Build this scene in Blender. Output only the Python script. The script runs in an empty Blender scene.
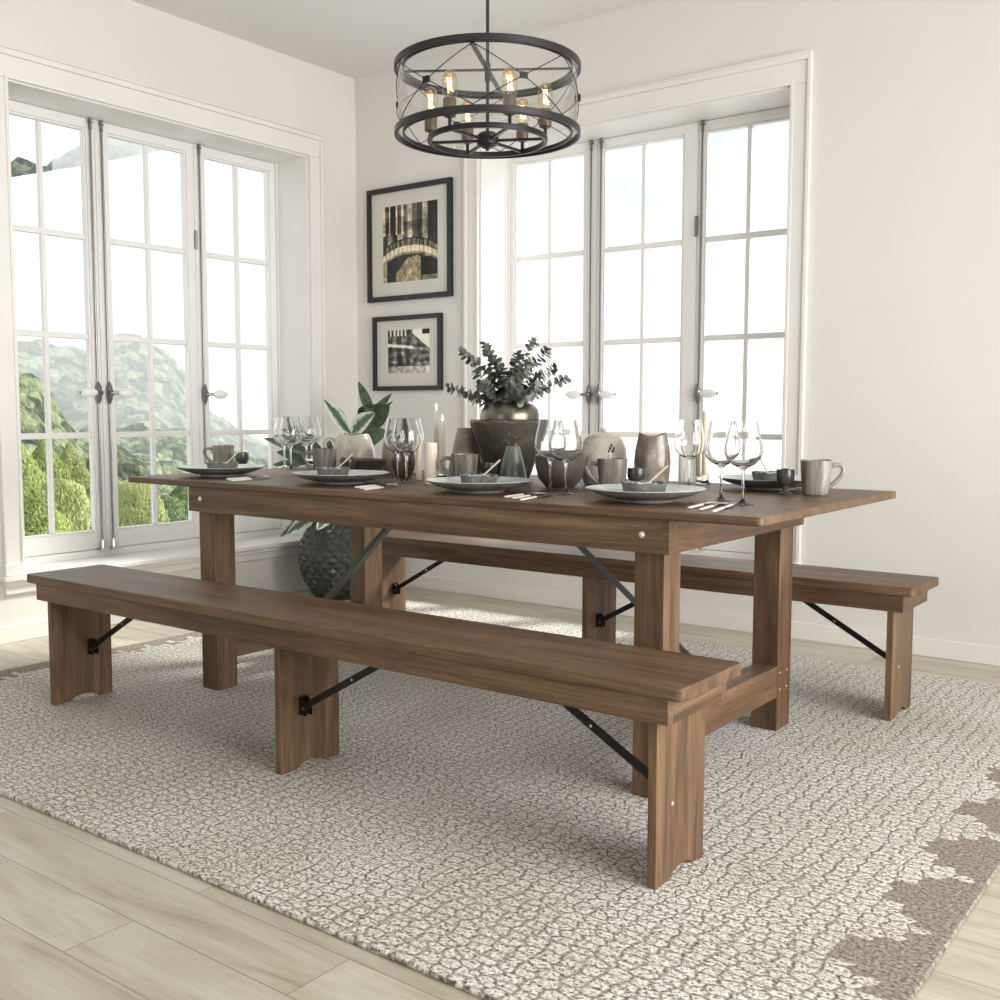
import bpy, bmesh, math, random
from mathutils import Vector, Matrix, noise
C = bpy.context.scene.collection
sc = bpy.context.scene
PI = math.pi
random.seed(7)

# ------------------------------------------------------------------ camera
cam = bpy.data.objects.new('camera', bpy.data.cameras.new('camera'))
C.objects.link(cam)
YAW, PITCH, ROLL = 0.64577, -0.08406, 0.00124
cam.data.sensor_width = 36.0
cam.data.lens = 1060.67 / 1000.0 * 36.0
cam.data.clip_start = 0.05
cam.data.clip_end = 3000
fw = Vector((-math.sin(YAW) * math.cos(PITCH), math.cos(YAW) * math.cos(PITCH), math.sin(PITCH)))
r0 = Vector((math.cos(YAW), math.sin(YAW), 0))
u0 = r0.cross(fw)
rr = r0 * math.cos(ROLL) + u0 * math.sin(ROLL)
uu = -r0 * math.sin(ROLL) + u0 * math.cos(ROLL)
M = Matrix((rr, uu, -fw)).transposed().to_4x4()
M.translation = Vector((3.5527, -1.9429, 1.0346))
cam.matrix_world = M
sc.camera = cam

# ------------------------------------------------------------------ view, world, lights
sc.view_settings.view_transform = 'Standard'
sc.view_settings.look = 'None'
sc.view_settings.exposure = 0.0
sc.view_settings.gamma = 1.0
sc.view_settings.use_curve_mapping = False
try:
    sc.cycles.use_denoising = True
    sc.cycles.max_bounces = 10
    sc.cycles.transparent_max_bounces = 24
    sc.cycles.transmission_bounces = 10
    sc.cycles.diffuse_bounces = 5
    sc.cycles.volume_bounces = 4
    sc.cycles.caustics_refractive = False
    sc.cycles.caustics_reflective = False
    sc.cycles.sample_clamp_indirect = 6.0
except Exception:
    pass

SKY = 1.5
W = bpy.data.worlds.new('sky'); sc.world = W; W.use_nodes = True
nt = W.node_tree; nt.nodes.clear()
wo = nt.nodes.new('ShaderNodeOutputWorld'); bg = nt.nodes.new('ShaderNodeBackground')
tc = nt.nodes.new('ShaderNodeTexCoord'); mp = nt.nodes.new('ShaderNodeMapping')
mp.inputs['Scale'].default_value = (1.6, 1.6, 3.2)
nz = nt.nodes.new('ShaderNodeTexNoise'); nz.inputs['Scale'].default_value = 1.7; nz.inputs['Detail'].default_value = 3
cr = nt.nodes.new('ShaderNodeValToRGB')
cr.color_ramp.elements[0].position = 0.33; cr.color_ramp.elements[0].color = (0.56, 0.62, 0.68, 1)
cr.color_ramp.elements[1].position = 0.50; cr.color_ramp.elements[1].color = (.99, 1, 1, 1)
nt.links.new(tc.outputs['Generated'], mp.inputs['Vector']); nt.links.new(mp.outputs[0], nz.inputs['Vector'])
nt.links.new(nz.outputs['Fac'], cr.inputs[0]); nt.links.new(cr.outputs[0], bg.inputs['Color'])
bg.inputs['Strength'].default_value = SKY
nt.links.new(bg.outputs[0], wo.inputs[0])


def light(name, typ, energy, color=(1, 1, 1), **kw):
    l = bpy.data.lights.new(name, typ); l.energy = energy; l.color = color
    o = bpy.data.objects.new(name, l); C.objects.link(o)
    for k, v in kw.items():
        setattr(l, k, v)
    return o


def aim(o, loc, d):
    o.location = loc
    o.rotation_euler = Vector(d).to_track_quat('-Z', 'Y').to_euler()


sun = light('sun', 'SUN', 9.0, (1.0, 0.96, 0.91), angle=0.16)
aim(sun, (6, 12, 10), (-0.60, -1.0, -0.80))
side = light('side_window_daylight', 'AREA', 128, (1.0, 0.985, 0.965), shape='RECTANGLE', size=3.6, size_y=2.3, spread=2.1)
aim(side, (5.30, 0.2, 1.40), (-1, 0, 0))
rear = light('rear_fill', 'AREA', 30, (1.0, 0.97, 0.93), shape='RECTANGLE', size=3.0, size_y=2.0)  # weak fill lamp added behind the viewer, no window known there
aim(rear, (1.4, -5.98, 1.5), (0, 1, 0))
for nm, loc, d, sx in (('left_window_portal', (-1.45, 1.459, 1.39), (1, 0, 0), 1.8), ('back_window_portal', (0.774, 3.13, 1.39), (0, -1, 0), 1.8)):
    p_ = light(nm, 'AREA', 1, shape='RECTANGLE', size=sx, size_y=2.2)
    p_.data.cycles.is_portal = True
    aim(p_, loc, d)

# ------------------------------------------------------------------ helpers
class MB:
    def __init__(s):
        s.bm = bmesh.new(); s.uv = None

    def box(s, x0, y0, z0, x1, y1, z1):
        vs = [s.bm.verts.new(c) for c in ((x0, y0, z0), (x1, y0, z0), (x1, y1, z0), (x0, y1, z0), (x0, y0, z1), (x1, y0, z1), (x1, y1, z1), (x0, y1, z1))]
        for f in ((0, 3, 2, 1), (4, 5, 6, 7), (0, 1, 5, 4), (1, 2, 6, 5), (2, 3, 7, 6), (3, 0, 4, 7)):
            s.bm.faces.new([vs[i] for i in f])
        return s

    def obox(s, p0, p1, w, h, side=None):
        """bar from p0 to p1, width w along 'side', thickness h"""
        p0 = Vector(p0); p1 = Vector(p1); d = (p1 - p0).normalized()
        sd = Vector(side) if side else (Vector((0, 0, 1)).cross(d) if abs(d.z) < .99 else Vector((1, 0, 0)))
        sd = (sd - d * sd.dot(d)).normalized(); up = d.cross(sd)
        vs = []
        for p in (p0, p1):
            for a, b in ((-1, -1), (1, -1), (1, 1), (-1, 1)):
                vs.append(s.bm.verts.new(p + sd * a * w / 2 + up * b * h / 2))
        for f in ((0, 3, 2, 1), (4, 5, 6, 7), (0, 1, 5, 4), (1, 2, 6, 5), (2, 3, 7, 6), (3, 0, 4, 7)):
            s.bm.faces.new([vs[i] for i in f])
        return s

    def prism(s, pts, a0, a1, axis='z'):
        def P(u, v, a):
            return {'z': (u, v, a), 'x': (a, u, v), 'y': (u, a, v)}[axis]
        A = [s.bm.verts.new(P(u, v, a0)) for u, v in pts]
        B = [s.bm.verts.new(P(u, v, a1)) for u, v in pts]
        n = len(pts)
        s.bm.faces.new(A[::-1]); s.bm.faces.new(B)
        for i in range(n):
            s.bm.faces.new((A[i], A[(i + 1) % n], B[(i + 1) % n], B[i]))
        return s

    def tube(s, pts, r, seg=8, closed=False, cap=True, flat=1.0):
        pts = [Vector(p) for p in pts]; n = len(pts); rings = []
        rs = r if isinstance(r, (list, tuple)) else [r] * n
        up = None
        for i, p in enumerate(pts):
            if closed:
                d = (pts[(i + 1) % n] - pts[i - 1]).normalized()
            else:
                d = (pts[min(i + 1, n - 1)] - pts[max(i - 1, 0)]).normalized()
            if up is None:
                up = Vector((0, 0, 1)) if abs(d.z) < .9 else Vector((1, 0, 0))
            up = (up - d * up.dot(d)).normalized(); sd = d.cross(up)
            rings.append([s.bm.verts.new(p + (up * math.cos(t) * flat + sd * math.sin(t)) * rs[i]) for t in (2 * PI * k / seg for k in range(seg))])
        m = n if closed else n - 1
        for i in range(m):
            a, b = rings[i], rings[(i + 1) % n]
            for k in range(seg):
                s.bm.faces.new((a[k], a[(k + 1) % seg], b[(k + 1) % seg], b[k]))
        if cap and not closed:
            s.bm.faces.new(rings[0][::-1]); s.bm.faces.new(rings[-1])
        return s

    def cyl(s, p0, p1, r, r1=None, seg=16):
        return s.tube([p0, p1], [r, r if r1 is None else r1], seg)

    def lathe(s, prof, seg=32, c=(0, 0, 0), fn=None, closed=False):
        c = Vector(c); rings = []
        for j, (r, z) in enumerate(prof):
            if r < 1e-6:
                rings.append([s.bm.verts.new(c + Vector((0, 0, z)))]); continue
            ring = []
            for k in range(seg):
                t = 2 * PI * k / seg
                q, zz = (r, z) if fn is None else fn(r, z, t, j)
                ring.append(s.bm.verts.new(c + Vector((q * math.cos(t), q * math.sin(t), zz))))
            rings.append(ring)
        m = len(rings)
        for j in range(m if closed else m - 1):
            a, b = rings[j], rings[(j + 1) % m]
            for k in range(seg):
                k2 = (k + 1) % seg
                if len(a) == 1 and len(b) == 1:
                    break
                if len(a) == 1:
                    s.bm.faces.new((a[0], b[k2], b[k]))
                elif len(b) == 1:
                    s.bm.faces.new((a[k], a[k2], b[0]))
                else:
                    s.bm.faces.new((a[k], a[k2], b[k2], b[k]))
        return s

    def ball(s, c, r, sx=1, sy=1, sz=1, u=12, v=8):
        m = Matrix.Translation(Vector(c)) @ Matrix.Diagonal((sx, sy, sz, 1))
        bmesh.ops.create_uvsphere(s.bm, u_segments=u, v_segments=v, radius=r, matrix=m)
        return s


def build(name, mb, mat, parent=None, bevel=0.0, sharp=35, loc=None, recalc=True, seg=2):
    bm = mb.bm
    if recalc:
        bmesh.ops.recalc_face_normals(bm, faces=bm.faces)
    lim = math.radians(sharp)
    for f in bm.faces:
        f.smooth = True
    for e in bm.edges:
        if len(e.link_faces) == 2 and e.calc_face_angle(0) > lim:
            e.smooth = False
    me = bpy.data.meshes.new(name); bm.to_mesh(me); bm.free()
    o = bpy.data.objects.new(name, me); C.objects.link(o)
    for m in (mat if isinstance(mat, (list, tuple)) else [mat]):
        me.materials.append(m)
    if parent: o.parent = parent
    if loc: o.location = loc
    if bevel:
        b = o.modifiers.new('bevel', 'BEVEL'); b.width = bevel; b.segments = seg; b.limit_method = 'ANGLE'
        b.angle_limit = math.radians(50)
    return o


def tag(o, label=None, cat=None, group=None, kind=None):
    if label: o['label'] = label
    if cat: o['category'] = cat
    if group: o['group'] = group
    if kind: o['kind'] = kind
    return o


def thing(name, label, cat, loc=(0, 0, 0), rz=0.0, group=None):
    o = bpy.data.objects.new(name, None); C.objects.link(o)
    o.location = loc; o.rotation_euler = (0, 0, rz); o.empty_display_size = 0.05
    return tag(o, label, cat, group)


def copy_tree(o, parent=None):
    c = o.copy(); C.objects.link(c); c.parent = parent
    for ch in list(o.children):
        copy_tree(ch, c)
    return c


def place(proto, used, loc, rz=0.0, label=None, group=None):
    """first use moves the source itself, later uses copy it with its parts"""
    o = proto if not used else copy_tree(proto)
    used.append(o)
    o.location = loc; o.rotation_euler = (0, 0, rz)
    return tag(o, label, None, group)

# ------------------------------------------------------------------ materials
def mat(name, col=(.8, .8, .8), rough=.5, metal=0.0, **kw):
    m = bpy.data.materials.new(name); m.use_nodes = True
    b = m.node_tree.nodes['Principled BSDF']
    b.inputs['Base Color'].default_value = (*col, 1); b.inputs['Roughness'].default_value = rough
    b.inputs['Metallic'].default_value = metal
    for k, v in kw.items():
        b.inputs[k.replace('_', ' ')].default_value = v
    return m


def N(m, typ, **kw):
    n = m.node_tree.nodes.new(typ)
    for k, v in kw.items():
        if k in n.inputs: n.inputs[k].default_value = v
        else: setattr(n, k, v)
    return n


def L(m, a, b):
    m.node_tree.links.new(a, b)


def ramp(m, stops):
    r = N(m, 'ShaderNodeValToRGB'); e = r.color_ramp.elements
    while len(e) < len(stops): e.new(0.5)
    for i, (p, c) in enumerate(stops):
        e[i].position = p; e[i].color = (*c, 1) if len(c) == 3 else c
    return r


def mix(m, fac, a, b, mode='MIX'):
    n = N(m, 'ShaderNodeMix'); n.data_type = 'RGBA'; n.blend_type = mode
    for inp, v in ((n.inputs['Factor'], fac), (n.inputs['A'], a), (n.inputs['B'], b)):
        if hasattr(v, 'is_output') or isinstance(v, bpy.types.NodeSocket): L(m, v, inp)
        elif isinstance(v, tuple): inp.default_value = (*v, 1)
        else: inp.default_value = v
    return n.outputs['Result']


def math_(m, op, a, b=None, c=None):
    n = N(m, 'ShaderNodeMath'); n.operation = op
    for i, v in enumerate((a, b, c)):
        if v is None: continue
        if isinstance(v, bpy.types.NodeSocket): L(m, v, n.inputs[i])
        else: n.inputs[i].default_value = v
    return n.outputs[0]


def coords(m, scale=(1, 1, 1), loc=(0, 0, 0), rnd=False):
    t = N(m, 'ShaderNodeTexCoord'); mp = N(m, 'ShaderNodeMapping')
    mp.inputs['Scale'].default_value = scale; mp.inputs['Location'].default_value = loc
    src = t.outputs['Object']
    if rnd:
        oi = N(m, 'ShaderNodeObjectInfo'); v = N(m, 'ShaderNodeVectorMath'); v.operation = 'MULTIPLY_ADD'
        L(m, oi.outputs['Random'], v.inputs[0]); v.inputs[1].default_value = (7, 11, 5)
        L(m, src, v.inputs[2]); src = v.outputs[0]
    L(m, src, mp.inputs['Vector'])
    return mp.outputs[0]


def noise_(m, vec, scale=1, detail=4, rough=.5, dist=0.0):
    n = N(m, 'ShaderNodeTexNoise'); n.inputs['Scale'].default_value = scale; n.inputs['Detail'].default_value = detail
    n.inputs['Roughness'].default_value = rough; n.inputs['Distortion'].default_value = dist
    L(m, vec, n.inputs['Vector']); return n.outputs['Fac']


def bump(m, h, strength=.3, dist=.01):
    b = N(m, 'ShaderNodeBump'); b.inputs['Strength'].default_value = strength; b.inputs['Distance'].default_value = dist
    L(m, h, b.inputs['Height']); L(m, b.outputs[0], m.node_tree.nodes['Principled BSDF'].inputs['Normal'])


def bsdf(m): return m.node_tree.nodes['Principled BSDF']


def wood(name, axis):
    m = mat(name, rough=.46)
    al, ac = 1.1, 15.0
    s1 = tuple(al if i == axis else ac for i in range(3)); s2 = tuple(7.0 if i == axis else 230.0 for i in range(3))
    s3 = tuple(.6 if i == axis else 5.0 for i in range(3))
    n1 = noise_(m, coords(m, s1, rnd=True), 1, 7, .62, 1.1)
    n2 = noise_(m, coords(m, s2, rnd=True), 1, 3, .6)
    n3 = noise_(m, coords(m, s3, rnd=True), 1, 3, .5, .4)
    c1 = ramp(m, [(.30, (.060, .030, .014)), (.45, (.114, .062, .030)), (.57, (.158, .090, .046)), (.74, (.235, .143, .080))])
    L(m, n1, c1.inputs[0])
    c2 = ramp(m, [(.32, (.58, .56, .53)), (.58, (1, 1, 1))]); L(m, n2, c2.inputs[0])
    c3 = ramp(m, [(.35, (.80, .78, .76)), (.65, (1.1, 1.1, 1.1))]); L(m, n3, c3.inputs[0])
    a = mix(m, 1.0, c1.outputs[0], c2.outputs[0], 'MULTIPLY'); a = mix(m, .8, a, c3.outputs[0], 'MULTIPLY')
    L(m, a, bsdf(m).inputs['Base Color'])
    bump(m, n2, .12, .002)
    return m


WX, WY, WZ = wood('wood_grain_x', 0), wood('wood_grain_y', 1), wood('wood_grain_z', 2)
wall_m = mat('wall_paint', (.70, .675, .64), .85)
v_ = coords(wall_m, (1, 1, 1)); L(wall_m, ramp(wall_m, [(.3, (.70, .68, .65)), (.7, (.725, .705, .675))]).outputs[0], bsdf(wall_m).inputs['Base Color'])
rp = [n for n in wall_m.node_tree.nodes if n.type == 'VALTORGB'][0]; L(wall_m, noise_(wall_m, v_, 1.3, 3), rp.inputs[0]); bump(wall_m, noise_(wall_m, v_, 180, 2), .05, .002)
trim_m = mat('trim_paint', (.76, .745, .715), .42)
tv = coords(trim_m, (2, 2, 2)); tr_ = ramp(trim_m, [(.3, (.745, .73, .70)), (.7, (.775, .76, .73))]); L(trim_m, noise_(trim_m, tv, 1.5, 3), tr_.inputs[0]); L(trim_m, tr_.outputs[0], bsdf(trim_m).inputs['Base Color'])
sash_m = mat('sash_paint', (.80, .79, .775), .38); bump(sash_m, noise_(sash_m, coords(sash_m), 60, 2), .04, .002)
ceil_m = mat('ceiling_paint', (.76, .75, .735), .9); bump(ceil_m, noise_(ceil_m, coords(ceil_m), 120, 2), .05, .002)

# floor: pale oak planks along x
floor_m = mat('oak_planks', rough=.42)
fc = coords(floor_m, (1, 1, 1), (0.35, -0.073, 0))
br = N(floor_m, 'ShaderNodeTexBrick'); L(floor_m, fc, br.inputs['Vector'])
br.offset = 0.37; br.offset_frequency = 2
for k, v in (('Scale', 1.0), ('Brick Width', 1.25), ('Row Height', .158), ('Mortar Size', .0016), ('Mortar Smooth', .1), ('Bias', 0.0)):
    br.inputs[k].default_value = v
br.inputs['Color1'].default_value = (.0, .0, .0, 1); br.inputs['Color2'].default_value = (1, 1, 1, 1); br.inputs['Mortar'].default_value = (.5, .5, .5, 1)
va = N(floor_m, 'ShaderNodeVectorMath'); va.operation = 'MULTIPLY_ADD'
L(floor_m, br.outputs['Color'], va.inputs[0]); va.inputs[1].default_value = (9, 5, 3)
L(floor_m, coords(floor_m, (1.3, 7, 1)), va.inputs[2])
g1 = noise_(floor_m, va.outputs[0], 1.0, 6, .6, 1.6)
g2 = noise_(floor_m, coords(floor_m, (4, 120, 1)), 1, 3)
fr = ramp(floor_m, [(.25, (.27, .235, .165)), (.40, (.43, .398, .310)), (.55, (.51, .485, .400)), (.8, (.60, .58, .50))]); L(floor_m, g1, fr.inputs[0])
fr2 = ramp(floor_m, [(.3, (.90, .89, .87)), (.6, (1, 1, 1))]); L(floor_m, g2, fr2.inputs[0])
fcx = mix(floor_m, 1.0, fr.outputs[0], fr2.outputs[0], 'MULTIPLY')
pl = ramp(floor_m, [(0, (.93, .92, .90)), (1, (1.05, 1.05, 1.05))]); L(floor_m, br.outputs['Color'], pl.inputs[0])
fcx = mix(floor_m, 1.0, fcx, pl.outputs[0], 'MULTIPLY')
fcx = mix(floor_m, br.outputs['Fac'], fcx, (.27, .235, .17))
L(floor_m, fcx, bsdf(floor_m).inputs['Base Color'])
bump(floor_m, math_(floor_m, 'SUBTRACT', 1.0, br.outputs['Fac']), .35, .002)

# rug: cream tufted cells on taupe, plain taupe bands with ragged fingers at both short ends
rug_m = mat('rug_weave', rough=.95)
wv = N(rug_m, 'ShaderNodeVectorMath'); wv.operation = 'MULTIPLY_ADD'
nzr = N(rug_m, 'ShaderNodeTexNoise'); nzr.inputs['Scale'].default_value = 14; nzr.inputs['Detail'].default_value = 3
rc0 = coords(rug_m); L(rug_m, rc0, nzr.inputs['Vector'])
L(rug_m, nzr.outputs['Color'], wv.inputs[0]); wv.inputs[1].default_value = (.022, .022, 0); L(rug_m, rc0, wv.inputs[2])
sc_ = N(rug_m, 'ShaderNodeVectorMath'); sc_.operation = 'MULTIPLY'; L(rug_m, wv.outputs[0], sc_.inputs[0]); sc_.inputs[1].default_value = (22, 36, 0)
vo = N(rug_m, 'ShaderNodeTexVoronoi'); vo.voronoi_dimensions = '2D'; vo.feature = 'DISTANCE_TO_EDGE'; vo.inputs['Scale'].default_value = 1; vo.inputs['Randomness'].default_value = .58
L(rug_m, sc_.outputs[0], vo.inputs['Vector'])
vp = N(rug_m, 'ShaderNodeTexVoronoi'); vp.voronoi_dimensions = '2D'; vp.feature = 'F1'; vp.inputs['Scale'].default_value = 1; vp.inputs['Randomness'].default_value = .58
L(rug_m, sc_.outputs[0], vp.inputs['Vector'])
sep = N(rug_m, 'ShaderNodeSeparateXYZ'); L(rug_m, vp.outputs['Position'], sep.inputs[0])
cx_ = math_(rug_m, 'DIVIDE', sep.outputs[0], 22.0); cy_ = math_(rug_m, 'DIVIDE', sep.outputs[1], 36.0)
tri = math_(rug_m, 'PINGPONG', math_(rug_m, 'ADD', cy_, -.05), .1525)
tri = math_(rug_m, 'MULTIPLY', math_(rug_m, 'POWER', math_(rug_m, 'DIVIDE', tri, .1525), 2.2), .13)
sepc = N(rug_m, 'ShaderNodeSeparateColor'); L(rug_m, vp.outputs['Color'], sepc.inputs[0])
jit = math_(rug_m, 'MULTIPLY', sepc.outputs[0], .05)
lim = math_(rug_m, 'ADD', math_(rug_m, 'ADD', tri, 2.885), jit)
right = math_(rug_m, 'GREATER_THAN', cx_, lim)
left = math_(rug_m, 'LESS_THAN', cx_, math_(rug_m, 'ADD', math_(rug_m, 'MULTIPLY', sepc.outputs[1], .09), -.45))
band = math_(rug_m, 'MAXIMUM', right, left)
wid = noise_(rug_m, rc0, 1.3, 3)
w2 = ramp(rug_m, [(.35, (.02, .02, .02)), (.65, (.13, .13, .13))]); L(rug_m, wid, w2.inputs[0])
line = N(rug_m, 'ShaderNodeMapRange'); line.clamp = True; L(rug_m, vo.outputs['Distance'], line.inputs['Value'])
line.inputs['From Min'].default_value = .0; L(rug_m, math_(rug_m, 'ADD', w2.outputs[0], .045), line.inputs['From Max'])
tuft = noise_(rug_m, coords(rug_m, (105, 125, 60)), 1, 3, .75)
tuft2 = noise_(rug_m, coords(rug_m, (90, 90, 30)), 1, 3, .6)
lsoft = math_(rug_m, 'ADD', math_(rug_m, 'MULTIPLY', line.outputs[0], math_(rug_m, 'SUBTRACT', .85, 0.0)), math_(rug_m, 'MULTIPLY', math_(rug_m, 'SUBTRACT', tuft2, .35), .45))
lsoft.node.use_clamp = True
body = math_(rug_m, 'MULTIPLY', lsoft, math_(rug_m, 'SUBTRACT', 1.0, band))
tr = ramp(rug_m, [(.38, (.11, .095, .075)), (.455, (.47, .45, .40)), (.54, (.83, .82, .78))]); L(rug_m, tuft, tr.inputs[0])
tb = ramp(rug_m, [(.36, (.09, .074, .057)), (.5, (.25, .215, .18)), (.62, (.40, .36, .31))]); L(rug_m, tuft, tb.inputs[0])
pat = ramp(rug_m, [(.36, (.86, .84, .80)), (.62, (1, 1, 1))]); L(rug_m, noise_(rug_m, rc0, 2.2, 4), pat.inputs[0])
cream = mix(rug_m, 1.0, tr.outputs[0], pat.outputs[0], 'MULTIPLY')
rcx = mix(rug_m, body, tb.outputs[0], cream)
L(rug_m, rcx, bsdf(rug_m).inputs['Base Color'])
hh = math_(rug_m, 'ADD', math_(rug_m, 'MULTIPLY', body, .6), math_(rug_m, 'MULTIPLY', tuft, .9))
bump(rug_m, hh, .8, .006)

black_m = mat('black_steel', (.018, .017, .016), .42, .6)
bronze_m = mat('dark_bronze', (.045, .042, .045), .38, .75); bump(bronze_m, noise_(bronze_m, coords(bronze_m), 90, 3), .08, .002)
socket_m = mat('brushed_brown_metal', (.20, .155, .11), .4, .8)
greysteel_m = mat('grey_painted_steel', (.10, .105, .10), .45, .5)
steel_m = mat('polished_steel', (.62, .61, .59), .22, 1.0)
iron_m = mat('old_pewter', (.20, .20, .205), .35, .9)
porc_m = mat('white_porcelain', (.82, .81, .79), .15)
screw_m = mat('pale_screw', (.75, .72, .66), .3, .5)
blackframe_m = mat('black_frame_paint', (.012, .012, .012), .35)
matboard_m = mat('mat_board', (.66, .64, .585), .9)


def thin_glass(name, tint=(1, 1, 1), ior=1.45, gloss=1.0):
    m = bpy.data.materials.new(name); m.use_nodes = True; t = m.node_tree; t.nodes.clear()
    o = t.nodes.new('ShaderNodeOutputMaterial'); mx = t.nodes.new('ShaderNodeMixShader')
    tr = t.nodes.new('ShaderNodeBsdfTransparent'); gl = t.nodes.new('ShaderNodeBsdfGlossy'); fr = t.nodes.new('ShaderNodeLayerWeight')
    tr.inputs[0].default_value = (*tint, 1); gl.inputs['Roughness'].default_value = .02; pw = t.nodes.new('ShaderNodeMath'); pw.operation = 'POWER'; pw.inputs[1].default_value = 4.5
    ad = t.nodes.new('ShaderNodeMath'); ad.operation = 'MULTIPLY_ADD'; ad.inputs[1].default_value = .7; ad.inputs[2].default_value = ((ior - 1) / (ior + 1)) ** 2
    t.links.new(fr.outputs['Facing'], pw.inputs[0]); t.links.new(pw.outputs[0], ad.inputs[0])
    mu = t.nodes.new('ShaderNodeMath'); mu.operation = 'MULTIPLY'; mu.inputs[1].default_value = gloss
    t.links.new(ad.outputs[0], mu.inputs[0]); t.links.new(mu.outputs[0], mx.inputs[0])
    t.links.new(tr.outputs[0], mx.inputs[1]); t.links.new(gl.outputs[0], mx.inputs[2]); t.links.new(mx.outputs[0], o.inputs[0])
    return m


pane_m = thin_glass('window_glass', (.98, .99, .985), 1.45, .6)
frameglass_m = thin_glass('picture_glass', (1, 1, 1), 1.3, .5)
drum_m = thin_glass('clear_drum_glass', (.975, .975, .97), 1.5, 1.2)
wineglass_m = mat('crystal_glass', (1, 1, 1), .0, 0, Transmission_Weight=1.0, IOR=1.47)


def emit(name, col, st):
    m = bpy.data.materials.new(name); m.use_nodes = True; b = bsdf(m)
    b.inputs['Base Color'].default_value = (*col, 1); b.inputs['Emission Color'].default_value = (*col, 1); b.inputs['Emission Strength'].default_value = st
    return m


fil_m = emit('bulb_filament', (1.0, .78, .45), 5)
flame_m = emit('candle_flame', (1.0, .86, .62), 6)
bulb_m = thin_glass('amber_bulb_glass', (1.0, .95, .84), 1.6, 1.8)
tip_reflect_m = thin_glass('bulb_tip_reflection', (1.0, .80, .46), 1.9, 2.2)  # golden reflection at the bulb tip, put into the glass tint
wax_m = mat('ivory_wax', (.82, .74, .60), .45, Subsurface_Weight=.35, Subsurface_Radius=(.02, .012, .006))
white_wax_m = mat('white_wax', (.84, .80, .72), .4, Subsurface_Weight=.3, Subsurface_Radius=(.02, .014, .009))
wick_m = mat('charred_wick', (.03, .025, .02), .9)


def ceramic(name, stops, scale=(6, 6, 6), rough=.22, spk=None, det=5):
    m = mat(name, rough=rough)
    n = noise_(m, coords(m, scale, rnd=True), 1, det, .6, .6); r = ramp(m, stops); L(m, n, r.inputs[0]); out = r.outputs[0]
    if spk:
        s = noise_(m, coords(m, (spk[0],) * 3), 1, 2); rs = ramp(m, [(spk[1], (0, 0, 0)), (spk[1] + .04, (1, 1, 1))]); L(m, s, rs.inputs[0])
        out = mix(m, rs.outputs[0], out, spk[2])
    L(m, out, bsdf(m).inputs['Base Color']); bump(m, n, .12, .004)
    return m


plate_m = ceramic('grey_stoneware', [(.3, (.16, .16, .155)), (.55, (.26, .26, .25)), (.75, (.37, .365, .35))], (14, 14, 14), .25, (120, .66, (.05, .045, .04)))
plate_rim_m = ceramic('pale_glaze_rim', [(.3, (.42, .44, .45)), (.55, (.58, .60, .61)), (.75, (.72, .73, .73))], (22, 22, 22), .22)
mug_m = ceramic('streaked_taupe_glaze', [(.3, (.10, .088, .072)), (.5, (.20, .18, .155)), (.7, (.34, .32, .285))], (38, 38, 5), .25)
dish_m = ceramic('rough_grey_dish', [(.3, (.07, .075, .07)), (.6, (.15, .155, .145)), (.8, (.22, .22, .20))], (50, 50, 50), .5, (160, .68, (.30, .29, .26)))
dark_m = ceramic('charcoal_glaze', [(.3, (.028, .027, .026)), (.7, (.07, .068, .064))], (20, 20, 20), .25)
pot_m = ceramic('dark_bronze_glaze', [(.3, (.038, .034, .026)), (.55, (.085, .078, .062)), (.75, (.15, .14, .115))], (6, 6, 9), .24, (95, .68, (.36, .31, .22)))
brass_m = mat('aged_brass', (.25, .21, .15), .3, .9)
bn = noise_(brass_m, coords(brass_m, (9, 9, 9)), 1, 5, .6); brr = ramp(brass_m, [(.3, (.085, .076, .062)), (.7, (.26, .235, .19))]); L(brass_m, bn, brr.inputs[0]); L(brass_m, brr.outputs[0], bsdf(brass_m).inputs['Base Color'])
cone_m = ceramic('slate_glaze', [(.3, (.105, .115, .11)), (.7, (.16, .17, .163))], (5, 5, 5), .3)
trap_m = ceramic('mottled_gold_glaze', [(.3, (.15, .135, .10)), (.5, (.27, .25, .19)), (.7, (.42, .38, .29))], (9, 9, 9), .3, (60, .64, (.40, .30, .12)))
cream_m = ceramic('speckled_cream_glaze', [(.3, (.42, .385, .33)), (.6, (.60, .565, .50)), (.8, (.70, .67, .61))], (7, 7, 7), .25, (90, .67, (.22, .16, .10)))
vase_m = ceramic('brown_and_cream_glaze', [(.28, (.075, .055, .038)), (.48, (.21, .175, .14)), (.66, (.45, .42, .37)), (.8, (.62, .60, .56))], (8, 8, 5), .16)
bowl_m = ceramic('smoky_brown_glaze', [(.3, (.05, .044, .036)), (.6, (.11, .098, .082)), (.8, (.17, .155, .13))], (9, 9, 9), .3)
egg_m = ceramic('umber_glaze', [(.3, (.06, .042, .028)), (.6, (.15, .115, .085)), (.8, (.24, .20, .16))], (9, 9, 9), .22)
quilt_m = mat('dark_pearl_glaze', (.055, .06, .058), .28, .25)
salt_m = mat('coarse_salt', (.7, .69, .66), .7); bump(salt_m, noise_(salt_m, coords(salt_m), 300, 2), .8, .004)
stick_m = mat('pale_wood_spoon', (.62, .53, .40), .6)
soil_m = mat('potting_soil', (.04, .03, .022), .95); bump(soil_m, noise_(soil_m, coords(soil_m), 80, 3), .8, .01)


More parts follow.
